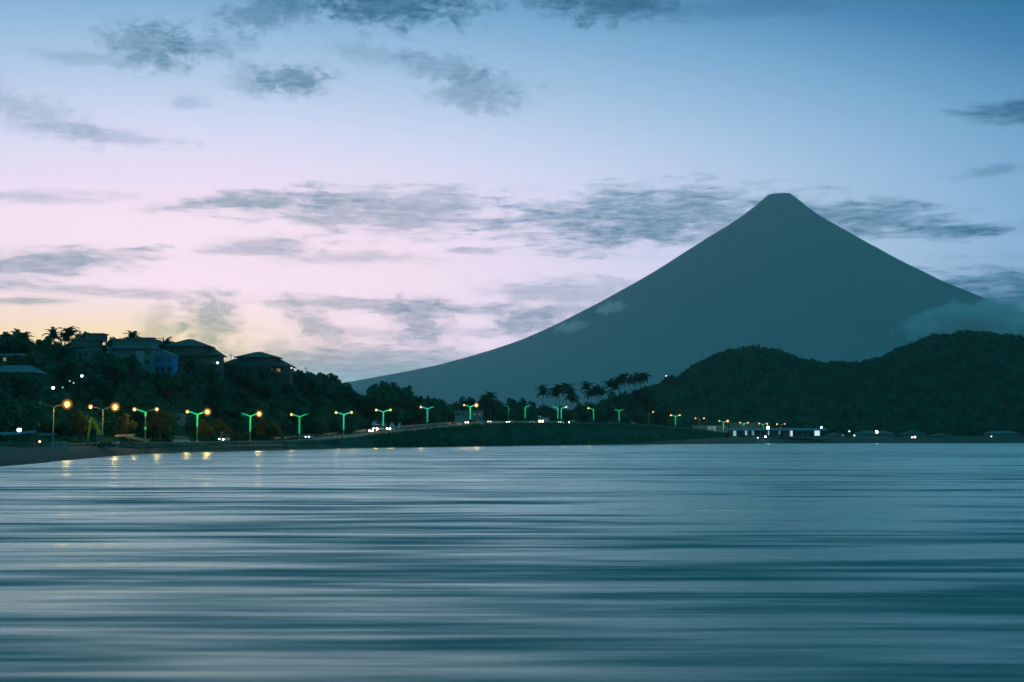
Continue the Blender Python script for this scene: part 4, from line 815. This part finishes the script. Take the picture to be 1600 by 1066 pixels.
# ------------------------------------------------------------------ forest over the right hills
g = np.random.default_rng(11); ctrs = []
while len(ctrs) < 7800:
    q = g.uniform(930, 1760); Y = 1110 + (1640 - 1110) * g.random(); X = (q - 800) / F * math.cos(P) * Y
    if Y < lerp(ROADY, q) + 26: continue
    z = terrain(X, Y)
    if z < 4.5 and g.random() < .6: continue
    ctrs.append((X, Y, z, g.uniform(4.5, 9.0) * (1.25 if g.random() < .06 else 1)))
C = np.array(ctrs); n = 26; M = len(C)
d = g.normal(size=(M, n, 3)); d /= np.linalg.norm(d, axis=2)[..., None]; rr = g.random((M, n, 1)) ** .4
pos = C[:, None, :3] + d * rr * np.stack([C[:, 3] * .42, C[:, 3] * .42, C[:, 3] * .42], 1)[:, None, :]; pos[..., 2] += (C[:, 3] * .58)[:, None]
pos = pos.reshape(-1, 3); S = np.repeat(C[:, 3], n)[:, None] * .16 * (0.6 + .8 * g.random((M * n, 1)))
a = g.normal(size=(M * n, 3)); a /= np.linalg.norm(a, axis=1)[:, None]; c2 = np.cross(a, g.normal(size=(M * n, 3))); c2 /= np.linalg.norm(c2, axis=1)[:, None]
v = np.stack([pos - a * S, pos + c2 * S * .7, pos + a * S, pos - c2 * S * .7], 1).reshape(-1, 3)
tag(link('hill_forest', np_mesh('hill_forest', v, np.arange(len(v)).reshape(-1, 4), FOREST)), 'dense dark forest covering both humps of the right hill', 'forest', kind='stuff')

# ------------------------------------------------------------------ air and the clouds that lie on the volcano
def cloud(px, py, Y, wpx, hpx, dens, seed, label, tilt=0.0, thr=.46):
    s = Y / F; c = at(px, py, Y); mb = MB(); mb.ball((0, 0, 0), 1.0, 20, 12); m = bpy.data.materials.new('cloud_vapour'); m.use_nodes = True; n = m.node_tree.nodes; l = m.node_tree.links; n.clear()
    o = n.new('ShaderNodeOutputMaterial'); pv = n.new('ShaderNodeVolumePrincipled'); l.new(pv.outputs[0], o.inputs['Volume']); pv.inputs['Color'].default_value = (.97, .97, .97, 1); pv.inputs['Anisotropy'].default_value = .62
    t = n.new('ShaderNodeTexCoord'); no = n.new('ShaderNodeTexNoise'); mp = n.new('ShaderNodeMapping'); l.new(t.outputs['Object'], mp.inputs[0]); mp.inputs['Location'].default_value = (seed, seed, seed); mp.inputs['Scale'].default_value = (2.6, 1.4, 1.5); l.new(mp.outputs[0], no.inputs['Vector']); no.inputs['Scale'].default_value = 1.6; no.inputs['Detail'].default_value = 5; no.inputs['Roughness'].default_value = .6
    ln = n.new('ShaderNodeVectorMath'); ln.operation = 'LENGTH'; l.new(t.outputs['Object'], ln.inputs[0])
    k = n.new('ShaderNodeMath'); k.operation = 'MULTIPLY_ADD'; l.new(ln.outputs['Value'], k.inputs[0]); k.inputs[1].default_value = -.42; l.new(no.outputs['Fac'], k.inputs[2])
    mr = n.new('ShaderNodeMapRange'); l.new(k.outputs[0], mr.inputs[0]); mr.inputs[1].default_value = thr - .3; mr.inputs[2].default_value = thr + .1; mr.inputs[3].default_value = 0; mr.inputs[4].default_value = dens; l.new(mr.outputs[0], pv.inputs['Density'])
    ob = mb.build('cloud', m); ob.location = c; ob.scale = (wpx * s, wpx * s * .35, hpx * s); ob.rotation_euler = (0, R(-tilt), 0); tag(ob, label, 'cloud', 'clouds lying on the volcano', 'stuff')
cloud(955, 481, 12500, 34, 12, .05, 3.0, 'small white wisp of cloud high on the left flank of the volcano', 12)
cloud(893, 511, 12500, 36, 11, .035, 7.0, 'faint wisp of cloud low on the left flank of the volcano', 8)
cloud(1512, 506, 11000, 125, 42, .04, 12.0, 'ragged bank of cloud in front of the right flank of the volcano', 8, .43)
hb = MB(); hb.box(((11800 - 8900) / 2, (HAZE_END - 420) / 2, (HAZE_TOP - 4.5) / 2), (11800 + 8900, HAZE_END + 420, HAZE_TOP + 4.5))
hm = bpy.data.materials.new('haze_air'); hm.use_nodes = True; n = hm.node_tree.nodes; n.clear(); o = n.new('ShaderNodeOutputMaterial'); pv = n.new('ShaderNodeVolumePrincipled'); hm.node_tree.links.new(pv.outputs[0], o.inputs['Volume'])
pv.inputs['Color'].default_value = (.62, .93, .97, 1); pv.inputs['Density'].default_value = HAZE_D; pv.inputs['Anisotropy'].default_value = 0.62
tag(hb.build('haze', hm), 'thin blue evening haze over the bay and mountain', 'haze', kind='stuff')
